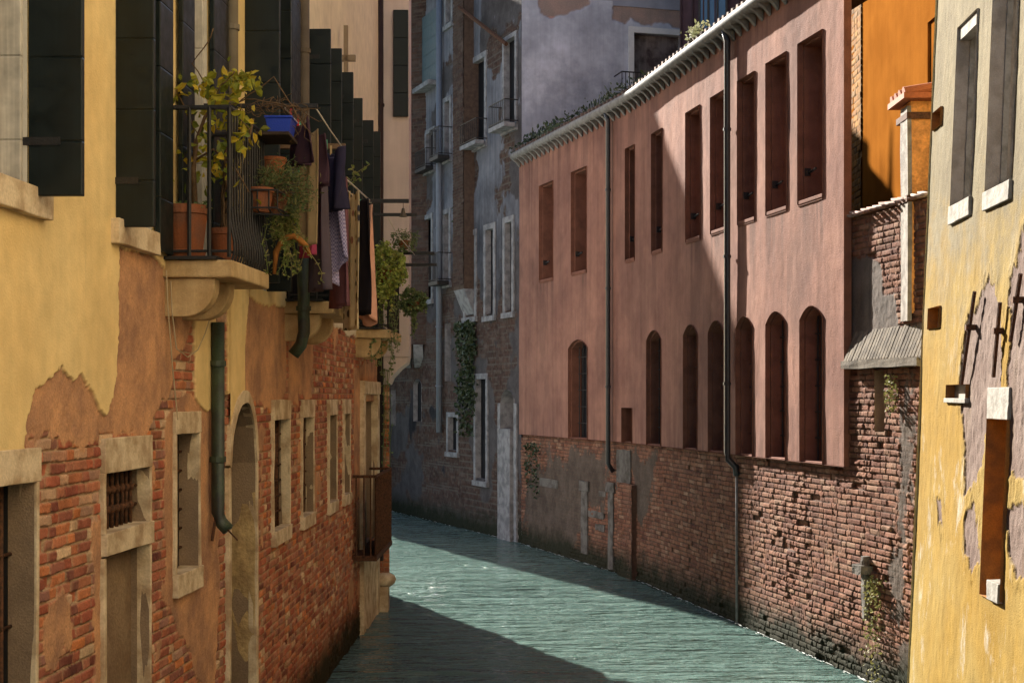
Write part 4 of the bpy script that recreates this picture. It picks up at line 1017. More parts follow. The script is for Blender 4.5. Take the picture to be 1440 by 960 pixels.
balcony(13.3, 15.0, .48, 13, False, brackets=(.02, .5))
balcony(18.7, 20.3, .48, 11, False, brackets=(.03, .6))
# loose cables on the wall under the first balcony
cb = MB(); q = [(238, 395), (240, 440), (246, 490), (262, 502), (276, 492), (286, 470), (296, 440)]
cb.tube([FL.P(ux(x, .06), .07, FL.uv(x, y, .06)[1]) for x, y in q], .0045, 5); q = [(234, 380), (236, 430), (243, 520), (250, 590)]
cb.tube([FL.P(ux(x, .06), .06, FL.uv(x, y, .06)[1]) for x, y in q], .0045, 5); cb.build('loose_cable', plain('pale_cable', (.42, .34, .22), .1), LH)

# ================================================================== DETAILS OF THE YELLOW HOUSE
M['lime_stone'] = plain('whitewashed_stone', (.28, .265, .235), .2, 9, .85, c2=(.19, .175, .15), bd=.008, fine=40)
M['jamb_grey'] = plain('grey_jamb_render', (.34, .30, .26), .2, 6, .9, c2=(.25, .215, .18), bd=.008)
M['jamb_orange'] = plain('orange_jamb_render', (.34, .15, .04), .35, 4, .9, c2=(.19, .095, .04), bd=.008)
def y_window(k, depth, rm, sill=None, lint=None, frame=False, pane='dark'):
    h = Yh[k]; wn = backing(FY, h, -depth).build('window', M[pane], YH); reveal(FY, h, .035, -depth).build('reveal', M[rm], wn)
    if sill: stone(FY, wn, 'sill', h['u0'] - .03, h['u1'] + .03, h['z0'] - sill, h['z0'] + .003, -depth + .02, .045, M['lime_stone'], .006)
    if lint: stone(FY, wn, 'lintel', h['u0'] - .01, h['u1'] + .02, h['z1'] - .003, h['z1'] + lint, -.05, .032, M['lime_stone'], .006)
    if frame:
        mb = MB(); FY.box(mb, h['u1'] - .03, h['u1'] + .001, h['z0'], h['z1'], -.14, -.09); FY.box(mb, h['u0'], h['u1'], h['z1'] - .12, h['z1'] + .001, -.10, .01); mb.build('frame', M['lime_stone'], wn, jit=.004, sub=2)
    return wn
y_window('a', .5, 'jamb_grey', .17, None, True); y_window('b', .5, 'jamb_grey', .16, None, True)
y_window('c', .07, 'jamb_orange', pane='lime_stone'); y_window('d', .07, 'jamb_orange', pane='lime_stone'); y_window('e', .05, 'jamb_orange', .04, pane='lime_stone')
y_window('f', .4, 'jamb_orange', None, .26)
h = Yh['f']; stone(FY, YH, 'foot_stone', h['u0'], h['u0'] + (h['u1'] - h['u0']) * .55, h['z0'], h['z0'] + .16, -.12, .05, M['lime_stone'], .008)
# iron wall ties that cling to the face
for x0, y0, x1, y1 in ((1373, 410, 1352, 540), (1409, 425, 1397, 530), (1438, 385, 1421, 480)):
    a, b_ = FY.uv(x0, y0, .05), FY.uv(x1, y1, .05); mb = MB()
    mb.tube([FY.P(a[0], .065, a[1]), FY.P(b_[0], .05, b_[1])], .017, 6); cx_ = (a[0] * .62 + b_[0] * .38, a[1] * .62 + b_[1] * .38)
    FY.box(mb, cx_[0] - .022, cx_[0] + .022, cx_[1] - .025, cx_[1] + .025, .0, .095); mb.build('wall_tie', M['rust'], YH)

M['old_stone'] = plain('grimy_old_stone', (.135, .125, .115), .35, 5, .9, c2=(.07, .062, .055), bd=.006)
# ================================================================== OLD STONES IN THE BRICK BASE of the pink building
for x0, x1, y0, y1, pr in ((819, 828, 688, 778, .05), (857, 864, 690, 800, .05), (817, 830, 676, 690, .07), (855, 866, 678, 692, .07), (760, 786, 673, 685, .04), (826, 850, 718, 728, .03), (843, 853, 690, 698, .03), (838, 851, 737, 746, .03), (869, 889, 632, 690, .05)):
    ua, ub = sorted((FR.hit(x0)[0], FR.hit(x1)[0])); xm = (x0 + x1) / 2
    stone(FR, PK, 'inset_stone', ua, ub, FR.uv(xm, y1)[1], FR.uv(xm, y0)[1], -.05, pr * .7, M['old_stone'], .012)
def f_but(U, Z):
    rnd, m, hb = bricks(U, Z, .069, .25, 31, .006); return .10 + hb, np.stack([rnd * 0, rnd, 1 - m, rnd * 0], -1)
ua, ub = sorted((FR.hit(869, .1)[0], FR.hit(889, .1)[0])); hf('brick_buttress', FR, ua, ub, -.3, 1.68, .014, .0115, f_but, M['right_brick'], PK)
mb = MB(); FR.box(mb, ua, ub, -.3, 1.66, -.05, .095); mb.build('buttress_core', plain('buttress_brick', (.13, .07, .05), .3, 12), PK)

# ================================================================== PLANTS
def leaf_mesh(name, P, size, m, parent, flat=.35, asp=.55, droop=.3, dirs=None, n_seed=1):
    """many separate folded leaves at the points P"""
    r = np.random.default_rng(n_seed); n = len(P); P = np.asarray(P) - ORG[parent]
    d = r.normal(size=(n, 3)) if dirs is None else np.asarray(dirs) + .35 * r.normal(size=(n, 3))
    d[:, 2] = d[:, 2] * (1 - flat) - droop; d /= np.linalg.norm(d, axis=1)[:, None]
    q = r.normal(size=(n, 3)); q[:, 2] *= .4; s = np.cross(d, q); s /= np.linalg.norm(s, axis=1)[:, None]; nn = np.cross(s, d)
    L_ = (size * r.uniform(.6, 1.25, n))[:, None]; W = L_ * asp * .5
    v = np.stack([P, P + d * L_ * .35 + s * W + nn * W * .35, P + d * L_ * .7 + s * W * .8 + nn * W * .3, P + d * L_ - nn * L_ * .1, P + d * L_ * .7 - s * W * .8 + nn * W * .3, P + d * L_ * .35 - s * W + nn * W * .35], 1).reshape(-1, 3)
    f = []
    for i in range(n): k = 6 * i; f += [(k, k + 1, k + 2, k + 3), (k, k + 3, k + 4, k + 5)]
    me = bpy.data.meshes.new(name); me.from_pydata(v.tolist(), [], f); me.update()
    return link(me, name, m, parent)
GREEN_GOLD = island('vine_leaf', [(.18, .24, .03), (.46, .40, .03), (.12, .18, .03), (.60, .40, .03), (.30, .32, .03)], .5, .35, .35)
BUSH = island('rosemary_leaf', [(.06, .10, .035), (.10, .14, .045), (.13, .15, .05), (.20, .17, .06)], .6, .3, .2)
TRAIL = island('trailing_leaf', [(.18, .22, .05), (.13, .18, .04), (.32, .26, .10), (.24, .27, .08)], .6, .3, .25)
SUCC = island('succulent_leaf', [(.26, .34, .06), (.36, .40, .08), (.16, .22, .05), (.40, .36, .09)], .45, .4, .2)
DKL = island('dull_green_leaf', [(.09, .14, .05), (.14, .19, .07), (.19, .20, .08)], .6, .3, .2)
WEED = island('wall_weed_leaf', [(.16, .17, .06), (.25, .22, .08), (.10, .12, .04)], .6, .3, .2)
TERRA = plain('terracotta', (.27, .09, .038), .25, 7, .85, c2=(.20, .085, .05), bd=.003)
SOIL = plain('potting_soil', (.03, .02, .014), .3, 30, .95)
BARK = plain('vine_bark', (.13, .08, .045), .3, 25, .9, bd=.006)
def pot(parent, c, r, h, name='pot', saucer=False):
    mb = MB(); mb.lathe(c, [(0, 0), (r * .70, 0), (r * .72, .01), (r * .93, h * .80), (r * .94, h * .81), (r * 1.02, h * .82), (r * 1.03, h), (r * .94, h), (r * .92, h * .93), (0, h * .92)], 28)
    o = mb.build(name, TERRA, parent, smooth=False); 
    if saucer: s = MB(); s.lathe(c, [(0, -.035), (r * .80, -.035), (r * .88, .015), (r * .84, .02), (0, -.02)], 28); s.build('saucer', TERRA, parent)
    s = MB(); s.lathe(c, [(0, h * .90), (r * .9, h * .925), (0, h * .955)], 16); s.build('soil', SOIL, o); return o
def pxl(pts, Y): return [at(x, y, Y + (dy[0] if dy else 0)) for x, y, *dy in pts]
def wig(a, b, n, amp, seed, sag=0.):
    r = np.random.default_rng(seed); t = np.linspace(0, 1, n); a, b = np.array(a), np.array(b); off = np.cumsum(r.normal(size=(n, 3)), 0) * amp
    off = off - off[0] - t[:, None] * (off[-1] - off[0]); p = a + t[:, None] * (b - a) + off; p[:, 2] -= sag * np.sin(np.pi * t); return p
# tall vine in the big pot at the near end of the first balcony
c = at(262, 350, 9.47); c[2] = 4.158
PV = root('potted_vine', 'tall yellowing leafy vine in the largest terracotta pot on the first balcony', 'potted plant', tuple(c))
pot(PV, c, .148, .315, saucer=True)
mb = MB(); Yv = 9.47
mb.tube(pxl([(274, 290), (272, 240), (276, 200), (288, 165), (300, 150)], Yv), [.020, .018, .015, .012, .009], 8)
mb.tube(pxl([(275, 225), (300, 210), (330, 235), (350, 270)], Yv), [.009, .008, .006, .004], 6)
for k, q in enumerate(([(288, 165), (310, 120), (330, 100)], [(280, 190), (262, 160), (250, 120)], [(300, 150), (330, 160), (352, 185)], [(290, 160), (345, 140), (420, 150)], [(262, 260), (245, 210), (240, 110)], [(300, 150), (270, 90), (300, 40)], [(330, 150), (385, 108), (430, 180)])):
    p = pxl(q, Yv + .05 * k); mb.tube(np.vstack([wig(p[0], p[1], 6, .008, k), wig(p[1], p[2], 6, .008, k + 40)[1:]]), .0045, 5)
mb.build('stem', BARK, PV, smooth=True)
r = np.random.default_rng(5); pts = []
for x, y, sx, sy, n in ((325, 118, 26, 16, 34), (300, 140, 28, 20, 28), (345, 110, 14, 12, 16), (268, 115, 14, 12, 9), (335, 170, 22, 22, 22), (290, 200, 22, 28, 18), (262, 235, 18, 18, 10), (320, 215, 22, 26, 14), (348, 195, 10, 18, 8), (300, 235, 14, 10, 8), (250, 130, 10, 20, 5)):
    for k in range(int(n * 1.7)): pts.append(at(r.normal(x, sx * .7), r.normal(y, sy * .7), 9.5 + r.uniform(-.16, .3)))
leaf_mesh('leaves', pts, .074, GREEN_GOLD, PV, .2, .62, .25, n_seed=3)
pts = [at(r.uniform(236, 292), r.uniform(284, 292), 9.47 + r.uniform(-.1, .1)) for k in range(90)]; leaf_mesh('ground_leaves', pts, .03, DKL, PV, .3, .6, -.1, n_seed=4)
# second pot behind it
c = at(318, 352, 9.78); c[2] = 4.122
PB = root('potted_creeper', 'smaller terracotta pot with knotted bare creeper beside the largest pot on the first balcony', 'potted plant', tuple(c))
pot(PB, c, .12, .235)
mb = MB()
for k in range(7): p = [c + (r.normal(0, .03), r.normal(0, .03), .22), c + (r.normal(0, .05), r.normal(0, .05), .5), c + (r.normal(.03, .07), r.normal(0, .08), .85 + r.uniform(0, .2))]; mb.tube(np.vstack([wig(p[0], p[1], 6, .012, k), wig(p[1], p[2], 6, .012, k + 9)[1:]]), r.uniform(.005, .012), 6)
mb.build('stem', BARK, PB, smooth=True)
pts = [c + (r.normal(0, .10), r.normal(0, .10), r.uniform(.35, 1.0)) for k in range(46)]; leaf_mesh('leaves', pts, .07, GREEN_GOLD, PB, .2, .6, .3, n_seed=8)
# bush in the wire basket outside the rail
Yb = 10.0; c = at(372, 300, Yb)
PR = root('basket_bush', 'bushy dark green plant in a wire basket outside the first balcony rail', 'potted plant', tuple(c))
c2 = at(366, 299, Yb); pot(PR, c2, .095, .17); c3 = at(392, 302, Yb + .22); pot(PR, c3, .09, .15)
pts = []
for x, y, sx, sy, n in ((400, 250, 26, 17, 900), (375, 255, 14, 10, 300), (425, 275, 16, 16, 420), (410, 290, 16, 14, 300), (372, 240, 8, 6, 80)):
    for k in range(n): pts.append(at(r.normal(x, sx * .62), r.normal(y, sy * .62), Yb + r.normal(.12, .10)))
leaf_mesh('foliage', pts, .034, BUSH, PR, .1, .22, -.1, n_seed=9)
mb = MB()
for k in range(26): mb.tube(wig(c2 + (r.normal(0, .03), 0, .16), at(r.normal(402, 24), r.normal(258, 18), Yb + r.normal(.12, .08)), 6, .01, 100 + k), .0028, 4)
mb.build('stem', BARK, PR)
mb = MB(); x0, x1 = 346, 402
for y in (267, 292): mb.tube([at(x0, y, Yb - .10), at(x1 - 14, y, Yb - .10), at(x1 + 8, y + 12, Yb + .35)], .007, 6)
for x in (346, 362, 378, 390): mb.tube([at(x, 266, Yb - .10), at(x, 294, Yb - .10), at(x + 6, 302, Yb + .02)], .006, 6)
mb.tube([at(346, 300, Yb - .06), at(396, 302, Yb - .06), at(410, 304, Yb + .3)], .007, 6)
BK = mb.build('wire_basket', M['iron'], None, origin=tuple(c)); tag(BK, 'flat iron basket hooked on the first balcony rail holding the bushy dark green plant', 'basket')
c = at(388, 232, Yb + .35)
TP = root('terracotta_pot', 'upright terracotta pot showing only its curved rim behind the bushy dark green plant', 'pot', tuple(c)); pot(TP, c - np.array([.02, 0, .10]), .095, .15)
# trailing plant below the basket, dry terracotta shards
c = at(412, 300, 10.35)
TR = root('trailing_plant', 'straggly trailing plant hanging below the basket with thin yellow green stems', 'plant', tuple(c))
mb = MB(); pts = []
for k in range(30):
    a = at(r.normal(400, 12), r.normal(296, 8), 10.3 + r.normal(0, .12)); e = at(r.normal(406, 17), r.uniform(320, 400), 10.35 + r.normal(0, .15)); p = wig(a, e, 9, .018, 300 + k, -.04); mb.tube(p, .0026, 4)
    pts += [q + r.normal(0, .008, 3) for q in p for j in range(5)]
mb.build('stem', TRAIL, TR); leaf_mesh('leaves', pts, .034, TRAIL, TR, .2, .28, .25, n_seed=11)
c = at(405, 345, 10.3); mb = MB(); p = pxl([(386, 385), (388, 355), (398, 335), (415, 332), (430, 345), (438, 362)], 10.3); mb.tube(p, [.012, .022, .026, .026, .022, .010], 8); o = mb.build('dry_palm_sheath', plain('dry_orange_sheath', (.30, .12, .03), .3, 14, .8), None, origin=tuple(c), smooth=True, jit=.006)
tag(o, 'curled dry orange brown sheath caught in the trailing plant stems', 'dry leaf')
# dry twigs wound on the rail and the pole
c = at(400, 150, 10.0); mb = MB()
for k in range(34):
    x = r.uniform(335, 425); mb.tube(wig(at(x, r.normal(147, 3), 10.2 + r.normal(0, .05)), at(x + r.normal(24, 12), r.normal(150, 7), 10.2 + r.normal(0, .06)), 6, .010, 500 + k, r.uniform(-.03, .05)), .0032, 4)
for k in range(10): mb.tube(wig(at(r.uniform(395, 435), 152, 10.2), at(r.uniform(405, 445), r.uniform(170, 205), 10.2 + r.normal(0, .05)), 6, .012, 540 + k), .0026, 4)
o = mb.build('dry_twigs', BARK, None, origin=tuple(c)); tag(o, 'tangle of dry brown vine twigs wound along the top rail of the first balcony', 'twigs')
# blue bin on a board
c = at(396, 192, 10.25); BD = MB(); a = at(357, 187, 10.12); b2 = at(402, 187, 10.12)
BD.box(a[0], at(412, 187, 10.2)[0], 10.02, 10.42, c[2] - .03, c[2] - .005); o = BD.build('weathered_board', plain('dark_weathered_board', (.055, .038, .028), .3, 12, .85), None, origin=tuple(c), bevel=.004); tag(o, 'dark weathered board shelf under the blue bin outside the balcony rail', 'board')
mb = MB(); w_, dp, hh = .092, .12, .125; X, Yc = at(395, 192, 10.22)[0], 10.22; z = c[2] - .004
def ringq(k, zz, o=0): return [(X - w_ * k + o, Yc - dp * k + o, zz), (X + w_ * k - o, Yc - dp * k + o, zz), (X + w_ * k - o, Yc + dp * k - o, zz), (X - w_ * k + o, Yc + dp * k - o, zz)]
R_ = [ringq(.82, z), ringq(1, z + hh - .015), ringq(1.08, z + hh - .015), ringq(1.08, z + hh), ringq(1.0, z + hh, .004), ringq(.82, z + .01, .006)]
mb.add(sum(R_, []), [(3, 2, 1, 0)] + [(4 * i + j, 4 * i + (j + 1) % 4, 4 * i + 4 + (j + 1) % 4, 4 * i + 4 + j) for i in range(5) for j in range(4)] + [(20, 21, 22, 23)])
o = mb.build('blue_bin', plain('blue_plastic', (.012, .045, .42), .08, 8, .4, spec=.5), None, origin=(X, Yc, z), bevel=.006); tag(o, 'bright blue plastic tub standing on the board by the balcony rail', 'tub')
# plants on the third balcony
def blob(name, label, px, py, Y, sx, sy, n, size, m, potr=None, asp=.8, trail=0, holder=True, seed=1):
    c = at(px, py, Y); o = root(name, label, 'potted plant', tuple(c)); rr = np.random.default_rng(seed); pts = []
    k = Y / FPX
    while len(pts) < n:
        v = rr.normal(size=3); v /= np.linalg.norm(v); v *= rr.uniform(.55, 1.0) ** .6
        t = 1 + .25 * math.sin(5 * v[0] + seed) * math.cos(4 * v[2] + seed)
        pts.append(c + np.array([v[0] * sx * k * t, v[1] * sx * k, v[2] * sy * k * t]))
    for j in range(trail):
        a = c + np.array([rr.normal(0, sx * .5) * k, rr.normal(0, .1), -sy * .6 * k]); ln = rr.uniform(.15, .45)
        for q in range(26): pts.append(a + np.array([rr.normal(0, .012), rr.normal(0, .012), -ln * q / 26]))
    leaf_mesh('foliage', pts, size, m, o, .2, asp, .1, n_seed=seed)
    if potr: pot(o, c - np.array([.0, .0, potr * 1.3]), potr, potr * 1.5)
    return o
blob('hanging_succulent', 'round yellow green succulent bush spilling over the rail of the third balcony', 543, 380, 18.6, 29, 36, 2300, .045, SUCC, .13, .9, 7, seed=21)
blob('basket_plant', 'small dark green bush in a hanging basket at the far end of the third balcony', 582, 424, 20.2, 21, 19, 1000, .045, DKL, .10, .8, 3, seed=22)
blob('sparse_plant', 'sparse grey green plant above the third balcony in front of the pale wall', 568, 340, 20.4, 20, 17, 420, .06, DKL, .08, .3, 0, seed=23)
c = at(548, 440, 19); IV = root('hanging_creeper', 'thin creeper trailing down the bars and bracket of the third balcony', 'plant', tuple(c)); mb = MB(); pts = []
for k in range(14):
    x = r.uniform(520, 556); p = wig(at(x, 405, 18.9 + r.normal(0, .2)), at(x + r.normal(4, 5), r.uniform(470, 530), 18.75 + r.normal(0, .1)), 10, .015, 700 + k); mb.tube(p, .004, 4); pts += [q + r.normal(0, .015, 3) for q in p for j in range(4)]
mb.build('stem', DKL, IV); leaf_mesh('leaves', pts, .045, DKL, IV, .2, .6, .3, n_seed=31)
c = at(545, 600, 21.3); IV = root('hanging_creeper', 'wispy creeper strands on the brick pier below the pale corner house', 'plant', tuple(c)); mb = MB(); pts = []
for k in range(6):
    x = r.uniform(540, 549); p = wig(at(x, 520, 21.3), at(x + r.normal(0, 3), r.uniform(600, 680), 21.35), 8, .015, 730 + k); mb.tube(p, .004, 4); pts += [q + r.normal(0, .015, 3) for q in p for j in range(2)]
mb.build('stem', DKL, IV); leaf_mesh('leaves', pts, .045, DKL, IV, .2, .6, .3, n_seed=31)
# a twig of weed by the shutters
c = at(500, 235, 15.3); o = root('sprig', 'thin leafy sprig growing out beside the laundry poles', 'plant', tuple(c)); mb = MB(); pts = []
for k, q in enumerate(([(490, 262), (498, 245), (520, 231)], [(498, 245), (494, 232)], [(492, 258), (506, 250)])):
    p = np.array(pxl(q, 15.3)); mb.tube(p, .004, 4); pts += [p[i] + (p[i + 1] - p[i]) * t for i in range(len(p) - 1) for t in np.linspace(0, 1, 7)]
mb.build('stem', TRAIL, o); leaf_mesh('leaves', pts, .06, TRAIL, o, .2, .5, .1, n_seed=41)
# ivy on the grey house, weeds on eaves and stones
def wallplant(name, label, F, x0, x1, y0, y1, n, size, m, w=.08, seed=1, asp=.8, power=1.):
    rr = np.random.default_rng(seed); u_, z_ = F.uv((x0 + x1) / 2, (y0 + y1) / 2, w); c = F.P(u_, w, z_); o = root(name, label, 'plant', tuple(c)); pts = []
    ua, ub = sorted((F.hit(x0, w)[0], F.hit(x1, w)[0])); za, zb = F.uv((x0 + x1) / 2, y1, w)[1], F.uv((x0 + x1) / 2, y0, w)[1]
    while len(pts) < n:
        u, z = rr.uniform(ua, ub), rr.uniform(za, zb)
        e = min(1, 4 * min((u - ua), (ub - u)) / (ub - ua)) * (.35 + .65 * (z - za) / (zb - za))
        if fbm(np.array(u * 3.), np.array(z * 2.), seed, 3) * 1.5 * e > rr.uniform(.15, .75): pts.append(F.P(u, rr.uniform(.02, w * 2), z))
    leaf_mesh('leaves', pts, size, m, o, .2, asp, .5, n_seed=seed); return o
IVY = island('shade_ivy_leaf', [(.02, .035, .015), (.03, .05, .02), (.045, .06, .025)], .5, .4, .1)
wallplant('ivy', 'dark ivy hanging down the shaded grey house below the brick flue', FB, 640, 671, 452, 612, 1100, .10, IVY, .09, 51)
wallplant('ivy', 'dark green growth on the wall below the narrow upper window of the shaded house', FB, 638, 662, 280, 380, 380, .09, IVY, .06, 52)
wallplant('wall_weed', 'dry weeds trailing from the stone bracket down the brick near the water', FR, 1217, 1242, 812, 960, 330, .045, WEED, .07, 53, .5)
wallplant('wall_weed', 'pale weed tuft hanging beside the slot below the sloping ledge', FR, 1246, 1262, 524, 580, 130, .05, WEED, .06, 54, .5)
wallplant('wall_weed', 'green algae and weeds on the shaded brick by the white doorway', FR, 736, 762, 622, 700, 260, .06, IVY, .04, 55)
def tuft(label, u, w_, z, n, size, m, sx, seed):
    rr = np.random.default_rng(seed); c = FR.P(u, w_, z); o = root('roof_weed', label, 'plant', tuple(c)); pts = []
    for k in range(n): pts.append(FR.P(u + rr.normal(0, sx), w_ + rr.normal(0, .07), z + abs(rr.normal(0, .10))))
    leaf_mesh('leaves', pts, size, m, o, .1, .5, -.4, n_seed=seed)
tuft('pale flowering weed tuft growing on the gutter of the pink building', FR.hit(972, .2)[0], .12, 8.62, 200, .08, island('pale_weed', [(.35, .36, .22), (.28, .30, .15), (.42, .42, .30)], .7, .2, .2), .18, 61)
tuft('dark weeds growing along the far end of the pink eaves', FR.hit(757, .1)[0], .05, 8.6, 700, .10, IVY, .75, 62)
tuft('low dark moss and weeds along the middle of the pink eaves', FR.hit(835, .1)[0], .05, 8.62, 420, .08, IVY, 1.1, 63)

# ================================================================== LAUNDRY
ROPE = plain('white_rope', (.62, .58, .50), .1, 60, .9)
def pole(name, label, p0, p1, r_, m=None, square=True):
    p0, p1 = np.array(p0), np.array(p1); mb = MB()
    if square: mb.box(min(p0[0], p1[0]), max(p0[0], p1[0]), p0[1] - r_, p0[1] + r_, p0[2] - r_, p0[2] + r_)
    else: mb.tube([p0, p1], r_, 8)
    o = mb.build(name, m or M['iron'], None, origin=tuple(p0), bevel=.003 if square else 0); tag(o, label, 'pole', 'laundry poles standing out from the left house'); return o
def wallx(Y): return float(FL.P(uY(FL, Y), 0, 0)[0])
pole('laundry_pole', 'long dark laundry pole wound with dry twigs at the first balcony', (wallx(10.3), 10.3, 5.31), (at(447, 150, 10.3)[0], 10.3, 5.31), .016)
pole('laundry_pole', 'short wooden laundry pole between the dark shutters behind the laundry', (wallx(11.9), 11.9, 5.30), (at(486, 205, 11.9)[0], 11.9, 5.30), .022, plain('grey_wood_pole', (.16, .10, .06), .3, 9))
pole('laundry_pole', 'laundry pole with the small bell hanging from its tip', (wallx(15.2), 15.2, 5.30), (at(575, 283, 15.2)[0], 15.2, 5.30), .020)
pole('laundry_pole', 'plain laundry pole just below the one with the bell', (wallx(16.3), 16.3, 5.295), (at(586, 302, 16.3)[0], 16.3, 5.295), .018)
pole('laundry_pole', 'upper bare laundry pole sticking out beyond the third balcony', (wallx(20.7), 20.7, 5.30), (at(611, 357, 20.7)[0], 20.7, 5.30), .022)
pole('laundry_pole', 'lower bare laundry pole sticking out from the pale house corner', (-1.6, 21.42, 5.2), (at(614, 370, 21.42)[0], 21.42, 5.2), .022)
c = at(567, 297, 15.2); mb = MB(); mb.lathe((c[0], 15.2, c[2]), [(.0, .03), (.014, .03), (.020, .0), (.026, -.03), (.042, -.055), (.044, -.06), (.03, -.055), (0, -.03)], 14); mb.tube([(c[0], 15.2, c[2] + .03), (c[0], 15.2, 5.285)], .004, 5)
o = mb.build('bell', plain('dull_bronze', (.12, .10, .075), .2, 20, .5, metal=.5), None, origin=tuple(c), smooth=True); tag(o, 'small dull metal bell hanging from the laundry pole tip', 'bell')
def rope(label, pts, r_=.006):
    mb = MB(); mb.tube(pts, r_, 6); o = mb.build('clothesline', ROPE, None, origin=tuple(pts[0]), smooth=True); tag(o, label, 'rope', 'clotheslines between the poles')
LN = [FL.P(uY(FL, y), .60 + .02 * (y > 12), z) for y, z in ((10.3, 5.29), (11.2, 5.24), (12.1, 5.17), (13, 5.12), (14, 5.14), (15.2, 5.28))]
rope('clothesline carrying the hanging clothes', LN, .0045)
rope('white rope stretched from the twig wound pole to the wooden pole', [at(444, 152, 10.3), at(464, 183, 11.1), at(484, 211, 11.9)])
rope('white rope running down to the pole with the bell', [at(463, 231, 11.9), at(490, 255, 13.5), at(520, 282, 15.2)], .009)
rope('short white rope end tied below the pole with the bell', [at(520, 283, 15.2), at(508, 289, 15.0), at(502, 293, 14.8)], .006)
rope('slack thin rope between the plain pole and the upper bare pole', [at(545, 306, 16.3), at(562, 334, 18.5), at(583, 358, 20.7)], .006)
def cloth_mat(name, c, kind=None, c2=None):
    b = NB(name); n1 = b.noise(7, 4); col = b.vmul(c, n1, .85, 1.15)
    if kind == 'check':
        z = b.n('ShaderNodeTexChecker', {'Vector': b.pos, 'Scale': 60}).outputs['Fac']; col = b.mix(z, col, c2)
    if kind == 'flower':
        v = b.n('ShaderNodeTexVoronoi', {'Vector': b.n('ShaderNodeMapping', {'Vector': b.pos, 'Scale': (9, 9, 6)}).outputs[0], 'Scale': 1.5})
        f = b.mr(v.outputs['Distance'], .28, .36, 1, 0); g = b.ramp(b.n('ShaderNodeSeparateColor', {0: v.outputs['Color']}).outputs[0], [(.05, .06, .10), (.30, .20, .05), (.10, .10, .06), (.35, .15, .10)]); col = b.mix(f, col, g)
    return b.done(col, .9, b.noise(160, 2), .001, 1, 0, .15)
def cloth(name, label, Y0, Y1, z0, z1, m, w=.60, fold=3, amp=.035, gather=0., flare=0., ragged=0., legs=False, seed=0, swing=0., yaw=.15):
    rr = np.random.default_rng(seed); nu, nv = 26, 34; ua, ub = uY(FL, Y0), uY(FL, Y1); ph = rr.uniform(0, 6, 4)
    V = []
    for j in range(nv):
        t = j / (nv - 1)
        for i in range(nu):
            s = i / (nu - 1); wd = (1 - gather * t + flare * t)
            u = (ua + ub) / 2 + (s - .5) * (ub - ua) * wd + .02 * math.sin(3 * t + ph[0])
            a = amp * (.7 + .9 * t)
            ww = w + a * math.sin(2 * math.pi * fold * s + ph[1] + 1.3 * t) + .4 * a * math.sin(2 * math.pi * fold * 2.3 * s + ph[2] + 2 * t) + swing * t - yaw * (s - .5)
            zb = z0 + ragged * (abs(2 * s - 1)) * (z1 - z0)
            if legs: zb = z0 + (.0 if (s < .44 or s > .56) else (z1 - z0) * .42)
            sagt = .035 * math.sin(math.pi * s) ** 2 * (1 - t) ** 6 * 2
            V.append(FL.P(u, ww + .05, z1 - sagt + (zb - z1) * t))
    mb = MB(); mb.add(V, [(j * nu + i, j * nu + i + 1, (j + 1) * nu + i + 1, (j + 1) * nu + i) for j in range(nv - 1) for i in range(nu - 1)])
    o = mb.build(name, m, None, smooth=True, origin=tuple(FL.P((ua + ub) / 2, w, z1))); s_ = o.modifiers.new('thickness', 'SOLIDIFY'); s_.thickness = .006
    tag(o, label, 'laundry', 'laundry drying on the clothesline')
    for f in (.12, .88):
        p = FL.P(ua + f * (ub - ua), w, z1 + .01); pg = MB(); pg.box(p[0] - .008, p[0] + .008, p[1] - .006, p[1] + .006, p[2] - .035, p[2] + .045)
        q = pg.build('clothes_peg', PEG[int(rr.integers(0, 3))], o)
    return o
PEG = [plain('red_peg', (.45, .03, .04), .1, 9, .5), plain('green_peg', (.10, .35, .22), .1, 9, .5), plain('wood_peg', (.45, .30, .15), .1, 9, .7)]
AUB = cloth_mat('aubergine_cotton', (.055, .028, .042)); PLUM = cloth_mat('plum_knit', (.05, .022, .035)); BLK = cloth_mat('black_cotton', (.012, .009, .012)); NVY = cloth_mat('navy_cotton', (.035, .030, .060))
cloth('small_garment', 'small aubergine dark top, nearest garment on the clothesline', 10.45, 10.78, 4.93, 5.27, AUB, fold=2, amp=.04, gather=.2, seed=1)
cloth('beige_strip', 'thin beige twisted garment hanging between dark tops', 10.80, 10.95, 4.36, 5.24, cloth_mat('beige_cotton', (.34, .24, .13)), fold=1.5, amp=.02, seed=2)
cloth('blouse', 'bunched aubergine blouse hanging above the maroon towel', 10.98, 11.38, 4.86, 5.24, AUB, fold=3, amp=.05, gather=.25, seed=3)
cloth('maroon_towel', 'maroon pink towel half hidden behind the trailing plant', 11.1, 11.45, 4.32, 4.98, cloth_mat('maroon_terry', (.32, .05, .11)), w=.52, fold=2, amp=.02, seed=4)
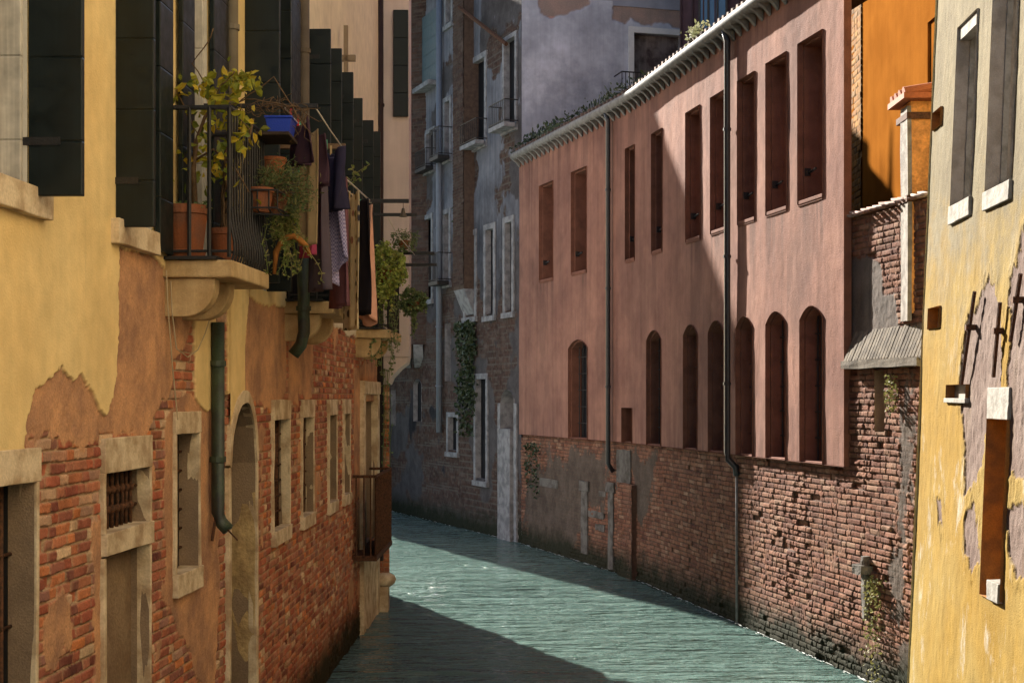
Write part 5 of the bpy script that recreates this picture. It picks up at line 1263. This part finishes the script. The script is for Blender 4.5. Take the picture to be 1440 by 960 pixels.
cloth('trousers', 'charcoal trousers hanging behind the checked shirt', 11.42, 11.8, 4.07, 5.18, cloth_mat('charcoal_cotton', (.09, .07, .09)), w=.55, fold=2, amp=.03, legs=True, seed=5)
cloth('dark_shirt', 'short navy shirt pegged under the rope', 11.55, 11.9, 4.74, 5.24, NVY, w=.66, fold=2.5, amp=.045, gather=.2, seed=6)
cloth('checked_shirt', 'lavender checked shirt with long sleeves hanging down', 11.95, 12.3, 4.14, 5.13, cloth_mat('lavender_check', (.44, .40, .60), 'check', (.22, .19, .36)), w=.60, fold=2, amp=.035, ragged=.25, seed=7)
cloth('trousers', 'mauve brown pleated trousers beside the flowered towel', 12.35, 12.85, 4.0, 5.12, cloth_mat('mauve_brown_cotton', (.17, .075, .09)), w=.58, fold=4, amp=.035, flare=.25, legs=True, seed=8)
cloth('towel', 'cream towel with dark flower print, longest of the laundry', 13.12, 13.62, 3.84, 5.11, cloth_mat('flowered_towel', (.62, .50, .30), 'flower'), w=.60, fold=1.5, amp=.03, seed=9)
cloth('trousers', 'black trousers between the flowered towel and the pink cloth', 13.72, 14.22, 4.02, 5.12, BLK, w=.60, fold=3, amp=.05, flare=.3, seed=10)
cloth('pink_cloth', 'peach pink cloth with pointed corners, last on the clothesline', 14.36, 14.85, 3.92, 5.15, cloth_mat('peach_cotton', (.66, .36, .26)), w=.60, fold=1.5, amp=.04, gather=.1, ragged=.16, seed=11)

# white flecks for foam, with glints painted in, along the right bank's foot
mb = MB(); r = np.random.default_rng(77)
for F, n, um in ((FR, 230, FR.u[-1]), (FB, 70, uY(FB, 41))):
    for k in range(n):
        u = r.uniform(uY(F, 14.6) if F is FR else 0, um); w0 = .03 + abs(r.normal(0, .025)); ln = r.uniform(.01, .05) * r.choice([1, 1, 2.5]); wd = r.uniform(.003, .011)
        q = [F.P(u + ln * math.cos(a), w0 + wd * math.sin(a) + wd, .022) for a in np.linspace(0, 2 * math.pi, 7)[:-1]]; mb.add(q, [tuple(range(6))])
o = mb.build('foam_glints', plain('foam', (.75, .78, .76), .1, 40, .4), None); o['kind'] = 'stuff'
